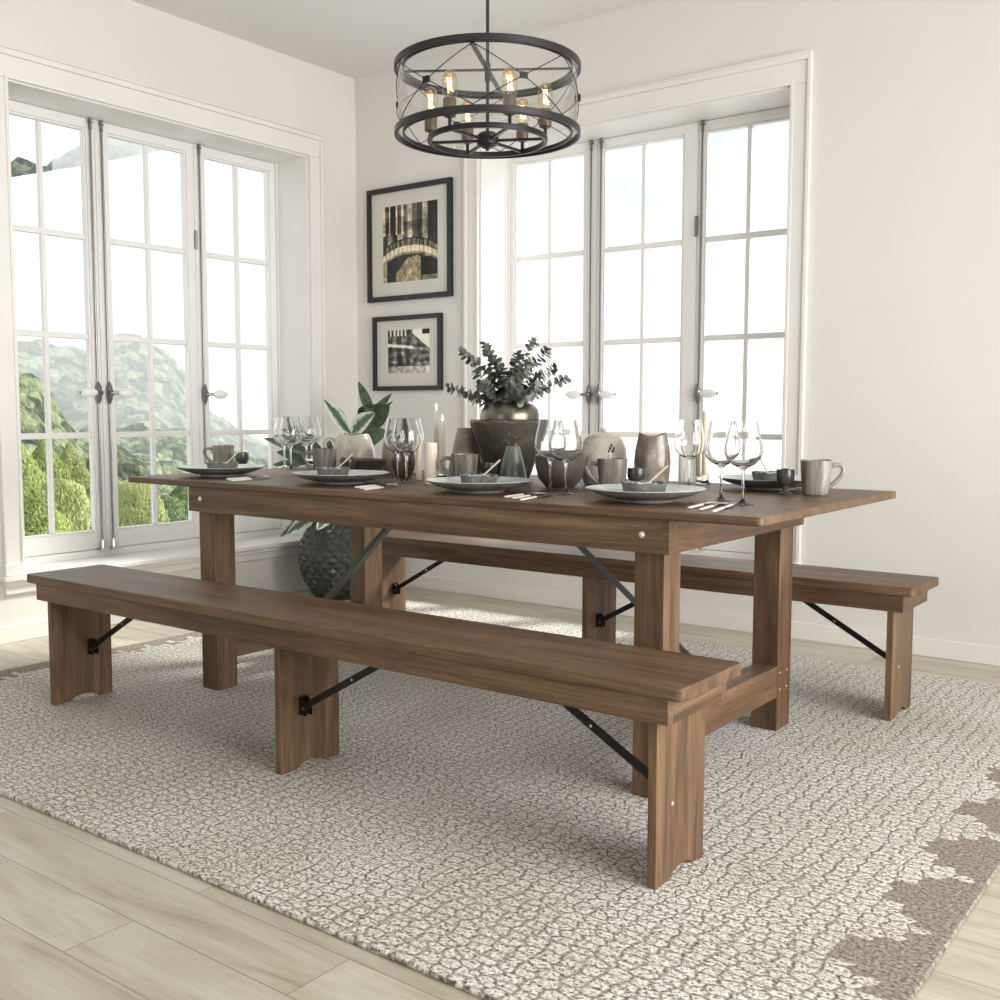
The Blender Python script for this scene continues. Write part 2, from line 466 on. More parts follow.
def leaf_mat(name, stops, trans=.25, scale=(3, 3, 3), rough=.5):
    m = mat(name, rough=rough)
    n = noise_(m, coords(m, scale), 1, 4); r = ramp(m, stops); L(m, n, r.inputs[0]); L(m, r.outputs[0], bsdf(m).inputs['Base Color'])
    if trans:
        t = N(m, 'ShaderNodeBsdfTranslucent'); mx = N(m, 'ShaderNodeMixShader'); mx.inputs[0].default_value = trans
        L(m, r.outputs[0], t.inputs[0]); out = m.node_tree.nodes['Material Output']
        L(m, bsdf(m).outputs[0], mx.inputs[1]); L(m, t.outputs[0], mx.inputs[2]); L(m, mx.outputs[0], out.inputs[0])
    return m


euc_m = leaf_mat('eucalyptus_leaf', [(.3, (.07, .078, .062)), (.55, (.16, .175, .15)), (.75, (.33, .35, .31))], .12, (40, 40, 40), .45)
twig_m = mat('grey_twig', (.10, .085, .06), .8)
darkleaf_m = leaf_mat('dark_green_leaf', [(.3, (.035, .06, .035)), (.7, (.09, .13, .075))], .15, (25, 25, 25), .4)
# variegated leaf: cream margin, green heart, read from the leaf's own uv
var_m = mat('variegated_leaf', rough=.4)
uvn = N(var_m, 'ShaderNodeUVMap'); sx_ = N(var_m, 'ShaderNodeSeparateXYZ'); L(var_m, uvn.outputs[0], sx_.inputs[0])
ab = math_(var_m, 'ABSOLUTE', math_(var_m, 'SUBTRACT', sx_.outputs[0], .5))
vn = noise_(var_m, coords(var_m, (45, 45, 45)), 1, 4)
mk = math_(var_m, 'ADD', ab, math_(var_m, 'MULTIPLY', math_(var_m, 'SUBTRACT', vn, .5), .55))
vr = ramp(var_m, [(.12, (.07, .12, .085)), (.22, (.16, .25, .20)), (.30, (.62, .66, .55)), (.5, (.74, .75, .66))]); L(var_m, mk, vr.inputs[0]); L(var_m, vr.outputs[0], bsdf(var_m).inputs['Base Color'])

# ------------------------------------------------------------------ room shell
LX, BY, CZ, FZ = -1.059, 2.735, 3.003, -0.012
RX, FY = 5.3, -6.0
LXo, BYo = LX - .36, BY + .36
OU = 1.770                      # opening width
Z0, Z1 = .262, 2.482            # opening height
L0, B0 = .575, -.113            # where each opening starts (y on the left wall, x on the back wall)
s = MB().box(LXo, FY - .2, FZ - .2, RX + .2, BYo, FZ)
tag(build('floor', s, floor_m), kind='structure')
s = MB().box(LXo, FY - .2, CZ, RX + .2, BYo, CZ + .2)
tag(build('ceiling', s, ceil_m), kind='structure')
s = MB()
s.box(LXo, FY - .2, FZ, LX, L0, CZ); s.box(LXo, L0 + OU, FZ, LX, BYo, CZ); s.box(LXo, L0, FZ, LX, L0 + OU, Z0); s.box(LXo, L0, Z1, LX, L0 + OU, CZ)
tag(build('wall_left', s, wall_m), kind='structure')
s = MB()
s.box(LX, BY, FZ, B0, BYo, CZ); s.box(B0 + OU, BY, FZ, RX + .2, BYo, CZ); s.box(B0, BY, FZ, B0 + OU, BYo, Z0); s.box(B0, BY, Z1, B0 + OU, BYo, CZ)
tag(build('wall_back', s, wall_m), kind='structure')
# unseen walls, tall openings behind the side lamp and the added rear fill
s = MB()
s.box(RX + .01, FY, FZ, RX + .2, -1.6, CZ); s.box(RX + .01, 2.0, FZ, RX + .2, BY, CZ); s.box(RX + .01, -1.6, FZ, RX + .2, 2.0, .25); s.box(RX + .01, -1.6, 2.55, RX + .2, 2.0, CZ)
tag(build('wall_right', s, wall_m), kind='structure')
s = MB()
s.box(LX, FY - .2, FZ, -.1, FY, CZ); s.box(2.9, FY - .2, FZ, RX, FY, CZ); s.box(-.1, FY - .2, FZ, 2.9, FY, .5); s.box(-.1, FY - .2, 2.5, 2.9, FY, CZ)
tag(build('wall_front', s, wall_m), kind='structure')
BH = .068
tag(build('baseboard_left', MB().box(LX, FY, FZ, LX + .014, BY, BH), trim_m, bevel=.003), kind='structure')
tag(build('baseboard_back', MB().box(LX + .014, BY - .014, FZ, RX, BY, BH), trim_m, bevel=.003), kind='structure')


def window(n, wall, du=0.0):
    """triple casement in local (u along the wall, d outward, z up)"""
    def T(u0, d0, z0, u1, d1, z1):
        if wall == 'left': return (LX - d1, L0 + u0, z0, LX - d0, L0 + u1, z1)
        return (B0 + u0, BY + d0, z0, B0 + u1, BY + d1, z1)

    def PT(u, d, z):
        return (LX - d, L0 + u, z) if wall == 'left' else (B0 + u, BY + d, z)
    root = bpy.data.objects.new('window_%d' % n, None); C.objects.link(root); root['kind'] = 'structure'
    D = .262                                  # recess of the sashes behind the wall face
    fr = MB()
    fr.box(*T(0, D - .012, .30, .014, D + .07, Z1)); fr.box(*T(OU - .014, D - .012, .30, OU, D + .07, Z1))
    fr.box(*T(0.014, D - .012, Z1 - .008, OU - .014, D + .07, Z1)); fr.box(*T(.014, D - .012, .264, OU - .014, D + .07, .326))
    build('window_frame', fr, sash_m, root, bevel=.002)
    S = [(.015, .589, .062, .532), (.591, 1.181, .648, 1.125), (1.183, OU - .015, 1.240, 1.702)]
    S = [(a, b, c + du, d + du) for a, b, c, d in S]
    zr = [.908, 1.402, 1.893]
    gb, gt = .415, 2.425
    for u0, u1, g0, g1 in S:
        b = MB()
        b.box(*T(u0, D, .328, g0, D + .045, Z1 - .009)); b.box(*T(g1, D, .328, u1, D + .045, Z1 - .009))
        b.box(*T(g0, D + .001, .328, g1, D + .044, gb)); b.box(*T(g0, D + .001, gt, g1, D + .044, Z1 - .0095))
        e = .011                              # inner bead
        b.box(*T(g0, D + .006, gb, g0 + e, D + .04, gt)); b.box(*T(g1 - e, D + .006, gb, g1, D + .04, gt))
        b.box(*T(g0 + e, D + .007, gb, g1 - e, D + .04, gb + e)); b.box(*T(g0 + e, D + .007, gt - e, g1 - e, D + .04, gt))
        so = build('sash', b, sash_m, root, bevel=.0025)
        um = (g0 + g1) / 2
        build('muntin', MB().box(*T(um - .0115, D + .010, gb + .012, um + .0115, D + .036, gt - .012)), sash_m, so, bevel=.004)
        for z in zr:
            build('muntin', MB().box(*T(g0 + .012, D + .0095, z - .0145, g1 - .012, D + .0365, z + .0145)), sash_m, so, bevel=.004)
        build('glass_pane', MB().box(*T(g0 + .005, D + .021, gb + .005, g1 - .005, D + .025, gt - .005)), pane_m, so)
    for u, sgn, pc in ((.560, -1, .05), (.622, 1, 0), (1.212, 1, 0)):
        z = 1.122
        b = MB(); dd = D - .012
        b.cyl(PT(u, dd, .335), PT(u, dd, 2.455), .0048, seg=8)
        bo = build('window_bolt', b, iron_m, root)
        b = MB()
        for zz, h in ((z, .055),):
            b.tube([PT(u, dd - .002, zz - h), PT(u, dd - .006, zz - h * .6), PT(u, dd - .008, zz), PT(u, dd - .006, zz + h * .6), PT(u, dd - .002, zz + h)], [.006, .013, .017, .013, .006], 10)
        b.ball(PT(u, dd - .018, z), .017); b.cyl(PT(u, dd - .028, z), PT(u + sgn * .032, dd - .040, z), .008, .007, 10)
        build('escutcheon', b, iron_m, bo)
        k0 = u + sgn * .030
        pr_ = [(0, .008), (.012, .0165), (.032, .0235), (.058, .0240), (.080, .0180), (.090, .009)]
        build('knob', MB().tube([PT(k0 + sgn * t, dd - .040, z) for t, q in pr_], [q for t, q in pr_], 14), porc_m, bo)
        build('knob_tip', MB().cyl(PT(k0 + sgn * .089, dd - .040, z), PT(k0 + sgn * .096, dd - .040, z), .0065, seg=10), iron_m, bo)
        b = MB()
        b.box(*T(u - .027, D - .036, .322, u + .027, D - .002, .334)); b.cyl(PT(u, dd, .33), PT(u, dd, .375), .0085, .006, 10)
        build('foot_bracket', b, steel_m, bo)
        b = MB(); b.cyl(PT(u, dd, 2.42), PT(u, dd, 2.46), .008, .006, 8); b.ball(PT(u, dd, 2.468), .010, u=8, v=6)
        b.cyl(PT(u - .014, dd, 2.455), PT(u + .014, dd, 2.455), .004, seg=6)
        build('top_finial', b, iron_m, bo)
    b = MB().cyl(PT(1.182, D - .006, 1.91), PT(1.182, D - .006, 2.01), .008, seg=8)
    build('hinge', b, iron_m, root)
    b = MB().cyl(PT(1.52, .19, Z1), PT(1.56, .12, Z1 - .012), .005, seg=8); build('latch_hook', b, sash_m, root)
    # inner sill, nosing and moulding under it
    b = MB()
    b.box(*T(-.118, -.055, .268, OU + .118, -.0005, .292)); b.box(*T(.001, -.0005, .263, OU - .001, D - .012, .292))
    b.box(*T(-.104, -.036, .246, OU + .104, -.0005, .268)); b.box(*T(-.098, -.020, .206, OU + .098, -.0005, .246))
    build('window_sill', b, trim_m, root, bevel=.005)
    # casing boards with an outer back band, standing on plinth blocks
    c = MB()
    for a0, a1, q0, q1, i0, i1 in ((-.080, -.001, -.098, -.080, -.018, -.001), (OU + .001, OU + .080, OU + .080, OU + .098, OU + .001, OU + .018)):
        c.box(*T(a0, -.016, .292, a1, -.0002, Z1 + .0005)); c.box(*T(q0 + (.0 if q0 < 0 else 0), -.026, .292, q1, -.0002, Z1 + .0979))
        c.box(*T(i0, -.021, .292, i1, -.0157, Z1))
        c.box(*T(a0 - .022 if a0 < 0 else a0 - .0, -.034, .2925, a1 + (.0 if a0 < 0 else .022), -.0001, .345))
    c.box(*T(-.080, -.0165, Z1 + .001, OU + .080, -.0003, Z1 + .098))
    c.box(*T(-.098, -.026, Z1 + .098, OU + .098, -.0003, Z1 + .124))
    c.box(*T(-.098, -.031, Z1 + .124, OU + .098, -.0003, Z1 + .132))
    c.box(*T(-.018, -.021, Z1 + .0005, OU + .018, -.0157, Z1 + .018))
    tag(build('trim_%d' % n, c, trim_m, bevel=.003), kind='structure')
    # painted lining of the reveal
    q = MB()
    q.box(*T(0, 0.0005, .2925, .008, D - .013, Z1)); q.box(*T(OU - .008, .0005, .2925, OU, D - .013, Z1)); q.box(*T(.008, .0005, Z1 - .008, OU - .008, D - .013, Z1))
    tag(build('trim_%d' % (n + 2), q, trim_m), kind='structure')


window(1, 'left', .010)
window(2, 'back', -.019)

# ------------------------------------------------------------------ outside: hills, trees, haze
def green(name, stops, sc3, vs):
    m = mat(name, rough=.9)
    n = noise_(m, coords(m, (sc3,) * 3), 1, 6, .65); v = N(m, 'ShaderNodeTexVoronoi'); L(m, coords(m, (vs,) * 3), v.inputs['Vector']); v.inputs['Scale'].default_value = 1
    sc2 = N(m, 'ShaderNodeSeparateColor'); L(m, v.outputs['Color'], sc2.inputs[0])
    a = math_(m, 'ADD', math_(m, 'MULTIPLY', n, .7), math_(m, 'MULTIPLY', sc2.outputs[0], .3))
    r = ramp(m, stops); L(m, a, r.inputs[0]); L(m, r.outputs[0], bsdf(m).inputs['Base Color'])
    v2 = N(m, 'ShaderNodeTexVoronoi'); L(m, coords(m, (vs * 1.1,) * 3), v2.inputs['Vector']); v2.inputs['Scale'].default_value = 1
    h = math_(m, 'ADD', math_(m, 'MULTIPLY', v2.outputs['Distance'], -1.2), math_(m, 'MULTIPLY', n, 1.2))
    bump(m, h, 1.0, .9 / vs)
    return m


hillA_m = green('wooded_hill_near', [(.38, (.028, .040, .02)), (.5, (.095, .125, .055)), (.62, (.24, .28, .15))], 1.1, 1.0)
hillC_m = green('wooded_hill_middle', [(.38, (.025, .045, .026)), (.5, (.10, .15, .08)), (.62, (.28, .34, .20))], .7, .6)
hillB_m = green('wooded_hill_far', [(.38, (.012, .022, .014)), (.5, (.055, .085, .05)), (.62, (.20, .25, .15))], .35, .3)


def ridge(name, pts, m, front, back, base, step, lump, amp):
    P = [Vector(p) for p in pts]; rows = []
    out = []
    for i in range(len(P) - 1):
        k = max(1, int((P[i + 1] - P[i]).length / step))
        out += [P[i].lerp(P[i + 1], t / k) for t in range(k)]
    out.append(P[-1])
    dirh = Vector((P[len(P) // 2].x - 3.5, P[len(P) // 2].y + 1.9, 0)).normalized()
    bm = bmesh.new(); nf = int(front / step); nb = max(3, int(back / step / 3))
    for p in out:
        row = []
        for j in range(-nf, nb + 1):
            t = abs(j) / (nf if j < 0 else nb)
            q = p + dirh * (j * step if j < 0 else j * step * 3)
            z = p.z + (base - p.z) * (t ** 1.15)
            q = Vector((q.x, q.y, z))
            c = noise.cell_vector(q / lump)
            d = noise.voronoi(q / lump)[0][0]
            w = noise.noise(q / (lump * 5)) * amp * 1.6 * min(1, t * 4)
            f = noise.noise(q / (lump * .3)) * amp * .35
            q.z += (0.5 - d) * amp * 1.3 + w + f
            row.append(bm.verts.new(q))
        rows.append(row)
    for a, b in zip(rows, rows[1:]):
        for j in range(len(a) - 1):
            bm.faces.new((a[j], b[j], b[j + 1], a[j + 1]))
    mb = MB(); mb.bm.free(); mb.bm = bm
    o = build(name, mb, m, sharp=80)
    return tag(o, kind='structure')


ridge('hill_near', [(-66, 20, 3.5), (-59.28, 28.91, 2.78), (-58.06, 31.29, 3.29), (-57.75, 31.85, 3.06), (-57.27, 32.7, 2.54), (-56.96, 33.25, 1.64), (-56.57, 33.9, 0.55), (-56.24, 34.46, -0.3), (-55.73, 35.28, -0.8), (-54, 39, -2.2), (-51, 44, -4.5), (-46, 50, -7)], hillA_m, 34, 26, -14, .55, 2.0, .9)
ridge('hill_middle', [(-112, 55, -1.8), (-107.92, 64.94, -1.44), (-106.53, 67.21, -1.0), (-105.36, 69.03, -0.55), (-103.85, 71.3, -0.56), (-102.28, 73.56, -0.8), (-100.64, 75.8, -1.75), (-99.28, 77.59, -3.05), (-97.15, 80.27, -3.91), (-94.92, 82.92, -5.49), (-91.8, 86.42, -7.35), (-84, 96, -11)], hillC_m, 60, 40, -26, .9, 3.0, 1.3)
ridge('hill_far', [(-245, 85, 14), (-231.39, 109.43, 14.96), (-227.03, 118.18, 16.76), (-223.22, 125.23, 16.56), (-220.16, 130.55, 15.61), (-217.46, 135.0, 14.61), (-214.57, 139.56, 17.44), (-212.17, 143.18, 18.68), (-209.74, 146.74, 16.73), (-207.22, 150.29, 14.05), (-204.65, 153.78, 8.55), (-202.68, 156.38, 2.97), (-200.35, 159.38, -0.78), (-197.79, 162.56, -3.63), (-194.86, 166.08, -6.5), (-191.06, 170.47, -9.65), (-183.86, 178.27, -14.57), (-170, 195, -20)], hillB_m, 110, 80, -42, 2.0, 4.5, 2.0)
ridge('backdrop_ridge', [(-545, 240, 128), (-537.05, 258.34, 128.18), (-527.12, 278.03, 125.65), (-523.27, 285.21, 124.97), (-521.01, 289.31, 127.88), (-518.78, 293.3, 126.33), (-516.05, 298.07, 123.84), (-511.19, 306.34, 129.68), (-505.31, 315.95, 139.71), (-499.57, 324.96, 141.67), (-492.8, 335.16, 141.68), (-482.22, 350.23, 140.01), (-469.05, 367.71, 139.42), (-450, 390, 136)], hillB_m, 26, 60, 86, 3.5, 7.0, 3.0)  # made-up ridge standing in for a repeated strip of hill backdrop
# made-up white bank for the blank band below the repeated backdrop strip
cb = MB(); ct = [(-512, 215, 92), (-501.31, 240.37, 101.69), (-488.26, 265.86, 109.79), (-471.58, 294.45, 118.22), (-449.86, 326.71, 128.82), (-422.05, 362.01, 139.96), (-400, 385, 148)]
prev = None
for (x, y, z) in ct:
    prof = [(0, z), (6, z + .6), (14, z - .5), (20, z - 6), (20, 30), (-14, 10), (-12, z - 40), (-6, z - 12), (-2, z - 2.5)]
    dx, dy = -.845, .535
    ring = [cb.bm.verts.new((x + dx * a, y + dy * a, zz)) for a, zz in prof]
    if prev:
        for k in range(len(ring)):
            cb.bm.faces.new((prev[k], prev[(k + 1) % len(ring)], ring[(k + 1) % len(ring)], ring[k]))
    prev = ring
bank_m = mat('bank_white', (.97, .97, .98), 1.0); bump(bank_m, noise_(bank_m, coords(bank_m), .02, 2), .1, 1)
tag(build('backdrop_bank', cb, bank_m), 'added white bank across the far valley under the repeated backdrop ridge', 'backdrop', kind='stuff')
# ground of the valley
tag(build('valley_ground', MB().prism([(-9.7, 2.5), (-6.5, 7.8), (-455, 444), (-604, 150)], -60, -22, 'z'), hillC_m), kind='structure')

tree_ms = [leaf_mat('bright_foliage', [(.3, (.19, .25, .07)), (.55, (.38, .46, .15)), (.75, (.58, .64, .28))], .35, (1.1, 1.1, 1.1), .8),
           leaf_mat('green_foliage', [(.3, (.08, .125, .055)), (.55, (.18, .25, .11)), (.75, (.36, .44, .24))], .3, (1.1, 1.1, 1.1), .8),
           leaf_mat('yellow_green_foliage', [(.3, (.22, .25, .09)), (.55, (.42, .46, .19)), (.75, (.62, .65, .36))], .35, (1.1, 1.1, 1.1), .8)]
bark_m = mat('tree_bark', (.12, .09, .06), .9)


def crown_mesh(seed, hgt, rad, kind, n=2600, leaf=.17):
    rnd = random.Random(seed); mb = MB(); bm = mb.bm
    for _ in range(n):
        t = rnd.random(); a = rnd.uniform(0, 2 * PI)
        if kind == 'spire':
            z = t; rr_ = (1 - t) ** .6 * (.55 + .45 * math.sin(t * 3 + .6))
            zz = hgt * (.12 + .88 * z)
        else:
            z = t; rr_ = math.sqrt(max(0, 1 - (2 * t - 1) ** 2)); zz = hgt * (.08 + .92 * z)
        lump = 1 + .28 * noise.noise(Vector((math.cos(a) * 1.6, math.sin(a) * 1.6, z * 5 + seed)))
        q = rad * rr_ * lump * (rnd.random() ** .22)
        p = Vector((q * math.cos(a), q * math.sin(a), zz))
        nrm = Vector((math.cos(a) + rnd.uniform(-.9, .9), math.sin(a) + rnd.uniform(-.9, .9), .5 + rnd.uniform(-.8, .8))).normalized()
        t1 = nrm.orthogonal().normalized(); t2 = nrm.cross(t1)
        w = leaf * rnd.uniform(.6, 1.3); h_ = w * rnd.uniform(1.0, 1.7)
        vs = [bm.verts.new(p + t1 * c_ * w + t2 * d_ * h_) for c_, d_ in ((-.5, 0), (0, -.6), (.5, 0), (0, .6))]
        bm.faces.new(vs)
    return mb


protos = {}
TREES = [((-31.45, 17.42, -3.46), 2.45, 1.5, 'spire', 0, 'bright yellow-green tree, tall and feathery, lowest left behind the window corner'),
         ((-32.7, 19.26, -3.91), 2.4, 1.3, 'round', 2, 'pale olive bushy tree right of the feathery one, outside the left casement'),
         ((-34.72, 21.72, -4.52), 2.4, 1.3, 'spire', 1, 'green pointed tree close behind the bolts between left and middle casement'),
         ((-38.64, 20.95, -2.67), 2.7, 1.5, 'spire', 0, 'bright tree standing highest at the left edge of the left casement'),
         ((-39.87, 22.84, -2.84), 2.7, 1.5, 'spire', 0, 'bright tree with pointed tips behind the olive bushy tree'),
         ((-41.08, 24.74, -2.89), 2.4, 1.5, 'spire', 2, 'yellowish pointed tree left of the bolts, half way up the slope'),
         ((-43.07, 27.23, -3.32), 2.3, 1.4, 'spire', 1, 'mid green tree right behind the bolts on the slope'),
         ((-27.99, 19.24, -3.25), 1.9, .98, 'round', 2, 'round yellow-green bush low in the middle casement'),
         ((-35.59, 25.83, -5.3), 2.6, 1.5, 'round', 1, 'green tree just right of the round yellow-green bush'),
         ((-40.73, 30.67, -5.2), 3.0, 1.7, 'spire', 1, 'taller green tree left of the table end, seen in the middle casement'),
         ((-43.97, 34.69, -5.8), 2.9, 1.6, 'spire', 1, 'green tree behind the left table leg, outside'),
         ((-47.03, 38.88, -5.4), 2.5, 1.6, 'round', 1, 'rounded green tree low in the right casement of the left window')]
for i, (loc, hg, rd, kd, mi, lab) in enumerate(TREES):
    t = thing('leafy_tree' if kd == 'spire' else 'round_tree', lab, 'tree', (loc[0], loc[1], loc[2] - .6), random.uniform(0, 6), 'trees on the slope outside')
    key = (kd, mi)
    hgt, rad = hg + .6, rd
    if key not in protos:
        protos[key] = (crown_mesh(i + 3, 1.0, 1.0, kd, 9000, .042))
        c_ = build('foliage', protos[key], tree_ms[mi], t, recalc=False); protos[key] = c_
    else:
        c_ = protos[key].copy(); C.objects.link(c_); c_.parent = t
    c_.scale = (rad, rad, hgt)
    build('trunk', MB().tube([(0, 0, -6), (0, .02, hgt * .3), (.02, 0, hgt * .75)], [.16, .10, .03], 8), bark_m, t)

# thin morning mist between the near trees and the far hills
hz = bpy.data.materials.new('valley_mist'); hz.use_nodes = True; t_ = hz.node_tree; t_.nodes.clear()
vo_ = t_.nodes.new('ShaderNodeOutputMaterial'); vs_ = t_.nodes.new('ShaderNodeVolumeScatter')
vs_.inputs['Color'].default_value = (.97, .985, 1, 1); vs_.inputs['Density'].default_value = .0024; vs_.inputs['Anisotropy'].default_value = .0
t_.links.new(vs_.outputs[0], vo_.inputs['Volume'])
a0 = 0.975; dr = Vector((-math.sin(a0), math.cos(a0), 0)); sd = Vector((math.cos(a0), math.sin(a0), 0)); cc = Vector((3.55, -1.94, 0))
mbz = MB(); pa = cc + dr * 72; pb = cc + dr * 300
mbz.prism([((pa - sd * 18).x, (pa - sd * 18).y), ((pa + sd * 15).x, (pa + sd * 15).y), ((pb + sd * 60).x, (pb + sd * 60).y), ((pb - sd * 90).x, (pb - sd * 90).y)], -21.5, 21)
tag(build('mist', mbz, hz), 'thin white mist hanging over the wooded valley', 'mist', kind='stuff')

hz2 = hz.copy(); hz2.name = 'backdrop_ridge_haze'
[n_ for n_ in hz2.node_tree.nodes if n_.type == 'VOLUME_SCATTER'][0].inputs['Density'].default_value = .03
tag(build('mist', MB().prism([(-485, 286), (-421, 372), (-484, 411), (-548, 325)], 84, 165, 'z'), hz2), 'haze veiling the right side of the repeated backdrop ridge', 'mist', kind='stuff')
# ------------------------------------------------------------------ rug
def rrect(x0, y0, x1, y1, r, n=5):
    pts = []
    for cx, cy, a in ((x1 - r, y0 + r, -90), (x1 - r, y1 - r, 0), (x0 + r, y1 - r, 90), (x0 + r, y0 + r, 180)):
        for k in range(n + 1):
            t = math.radians(a + 90 * k / n); pts.append((cx + r * math.cos(t), cy + r * math.sin(t)))
    return pts


tag(build('area_rug', MB().prism(rrect(-.54, -.516, 3.054, 2.352, .006), FZ, 0.0, 'z'), rug_m, bevel=.004),
    'large cream and taupe woven rug with cobbled cells under the table and benches', 'rug')

# ------------------------------------------------------------------ benches
def make_bench():
    t = thing('dining_bench', '', 'bench')
    ox, oy = 1.28, .151
    X = lambda x: x - ox
    Y = lambda y: y - oy
    build('seat', MB().prism(rrect(X(0), Y(0), X(2.56), Y(.302), .016), .4312, .4611), WX, t, bevel=.003)
    for y0 in (.008, .269):
        build('side_rail', MB().box(X(.056), Y(y0), .3744, X(2.524), Y(y0 + .023), .4310), WX, t, bevel=.0012)
    for x0 in (.0562, 2.5008):
        build('end_rail', MB().box(X(x0), Y(.0312), .3746, X(x0 + .023), Y(.2688), .4308), WY, t, bevel=.0012)
    for lx in (.0850, 1.2656, 2.4656):
        y0, y1, th = .031, .262, .0212
        arch = [(.150 - .062, 0), (.150 - .052, .004), (.150 - .040, .012), (.150 - .022, .017), (.150, .0185), (.150 + .022, .017), (.150 + .040, .012), (.150 + .052, .004), (.150 + .062, 0)]
        pts = [(Y(y0), 0)] + [(Y(a), b + .0) for a, b in arch] + [(Y(y1), 0), (Y(y1), .4310), (Y(y0), .4310)]
        if lx > 2: lx += .0004
        if abs(lx - 1.2656) < .01 or lx < 1 or lx > 2:
            lg = build('leg', MB().prism(pts, X(lx), X(lx + th), 'x'), WZ, t, bevel=.0012)
        sg = -1 if lx > 2 else 1
        face = X(lx) if sg < 0 else X(lx + th)
        ym = Y(.18 if lx < 1 else (.115 if lx < 2 else .15))
        bp = MB()
        for s_ in (-1, 1):
            bp.prism([(face, .160), (face + sg * .030, .160), (face + sg * .030, .195), (face + sg * .014, .212), (face, .212)], ym + s_ * .010 - .0015, ym + s_ * .010 + .0015, 'y')
        bp.box(min(face, face + sg * .004), ym - .012, .158, max(face, face + sg * .004), ym + .012, .214)
        br_ = build('brace_bracket', bp, black_m, t)
        build('bolt', MB().cyl((face + sg * .018, ym - .0135, .180), (face + sg * .018, ym + .0135, .180), .0045, seg=10), steel_m, br_)
        p0 = (face + sg * .022, ym, .188); p1 = (face + sg * .405, ym, .402)
        brc = MB().obox(p0, p1, .018, .004, side=(0, 1, 0))
        brc.obox((p0[0], ym - .0085, p0[2]), (p1[0], ym - .0085, p1[2]), .0035, .020, side=(0, 1, 0))
        bo = build('folding_brace', brc, black_m, t)
        build('rivet', MB().cyl(((p0[0] + p1[0]) / 2, ym - .012, (p0[2] + p1[2]) / 2), ((p0[0] + p1[0]) / 2, ym + .004, (p0[2] + p1[2]) / 2), .004, seg=8), steel_m, bo)
        of = X(lx + th) if sg < 0 else X(lx)
        build('screw_cap', MB().cyl((of, Y(.104), .172), (of - sg * .0015, Y(.104), .172), .0048, seg=12), screw_m, lg)
    return t


used = []
bn0 = make_bench()
place(bn0, used, (1.28, .151, 0), 0, 'long brown wooden folding bench in front of the table, nearest the viewer', 'folding farm benches')
place(bn0, used, (1.298, 1.737, 0), 0, 'long brown wooden folding bench behind the table, along the back wall', 'folding farm benches')

# ------------------------------------------------------------------ table
TZ = .7777
tb_ = thing('dining_table', 'long brown wooden farm table with black folding braces, laid for dinner', 'table', (1.22, 1.01, 0))
tx, ty = 1.22, 1.01
X = lambda x: x - tx
Y = lambda y: y - ty
build('tabletop', MB().prism(rrect(X(-.087), Y(.4712), X(2.5245), Y(1.5506), .018), .7550, TZ), WX, tb_, bevel=.003)
AX0, AX1, AY0, AY1, AZ = .2836, 2.269, .4835, 1.4131, .6641
for y0 in (AY0, AY1 - .024):
    so = build('side_apron', MB().box(X(AX0), Y(y0), AZ, X(AX1), Y(y0 + .024), .7548), WX, tb_, bevel=.0012)
    if y0 < 1:
        for bx in (.352, 2.19):
            b = MB().cyl((X(bx), Y(y0), .712), (X(bx), Y(y0) - .003, .712), .0085, seg=14); b.ball((X(bx), Y(y0) - .003, .712), .006, sy=.5)
            build('bolt', b, screw_m, so)
for x0 in (AX0, AX1 - .024):
    eo = build('end_apron', MB().box(X(x0) + (0 if x0 < 1 else .0), Y(AY0 + .0242), AZ + .0002, X(x0 + .024), Y(AY1 - .0242), .7546), WY, tb_, bevel=.0012)
    xx = X(x0) - .0004 if x0 < 1 else X(x0 + .024) - .020
    for ya, yb in ((Y(AY0) - .0004, Y(AY0 + .026)), (Y(AY1 - .026), Y(AY1) + .0004)):
        fj = MB()
        fj.box(xx + .001, ya + .001 if ya < 0 else ya + .001, AZ + .004, xx + .0198, yb - .001, AZ + .087)
        for k in range(6):
            z = AZ + .004 + k * .0151
            fj.box(xx, ya, z, xx + .0204, yb, z + .0074)
        build('finger_joint', fj, WY, eo)
YL = ((.505, .597), (1.281, 1.389))
for x0, x1 in ((.3154, .4029), (2.1564, 2.2448)):
    for y0, y1 in YL:
        lg = build('leg', MB().box(X(x0), Y(y0), 0, X(x1), Y(y1), .7546), WZ, tb_, bevel=.0015)
        if x0 > 1:
            for zz in (.135, .190):
                for yy in (y0 + .02 if y0 > 1 else y1 - .02, y0 + .075 if y0 > 1 else y1 - .06):
                    build('screw_cap', MB().cyl((X(x1), Y(yy), zz), (X(x1) + .0015, Y(yy), zz), .0035, seg=10), screw_m, lg)
    build('stretcher', MB().box(X(x0 + .012), Y(YL[0][1]), .112, X(x1 - .0008), Y(YL[1][0]), .215), WY, tb_, bevel=.0012)
for p0, p1 in (((.409, 1.0, .214), (.895, 1.0, .668)), ((2.150, 1.0, .214), (1.565, 1.0, .668))):
    b = MB().obox((X(p0[0]), Y(p0[1]), p0[2]), (X(p1[0]), Y(p1[1]), p1[2]), .034, .004, side=(0, 1, 0))
    b.obox((X(p0[0]), Y(p0[1]) - .0155, p0[2] + .008), (X(p1[0]), Y(p1[1]) - .0155, p1[2] + .008), .004, .018, side=(0, 1, 0))
    build('folding_brace', b, greysteel_m, tb_)
    b = MB(); x = X(p0[0]); b.box(x - .02, Y(p0[1]) - .022, p0[2] - .006, x + .02, Y(p0[1]) + .022, p0[2] + .012)
    build('brace_bracket', b, black_m, tb_)
build('brace_rail', MB().box(X(.86), Y(.508), .664, X(.93), Y(1.389), .685), WY, tb_, bevel=.001)
build('brace_rail', MB().box(X(1.53), Y(.508), .664, X(1.60), Y(1.389), .685), WY, tb_, bevel=.001)

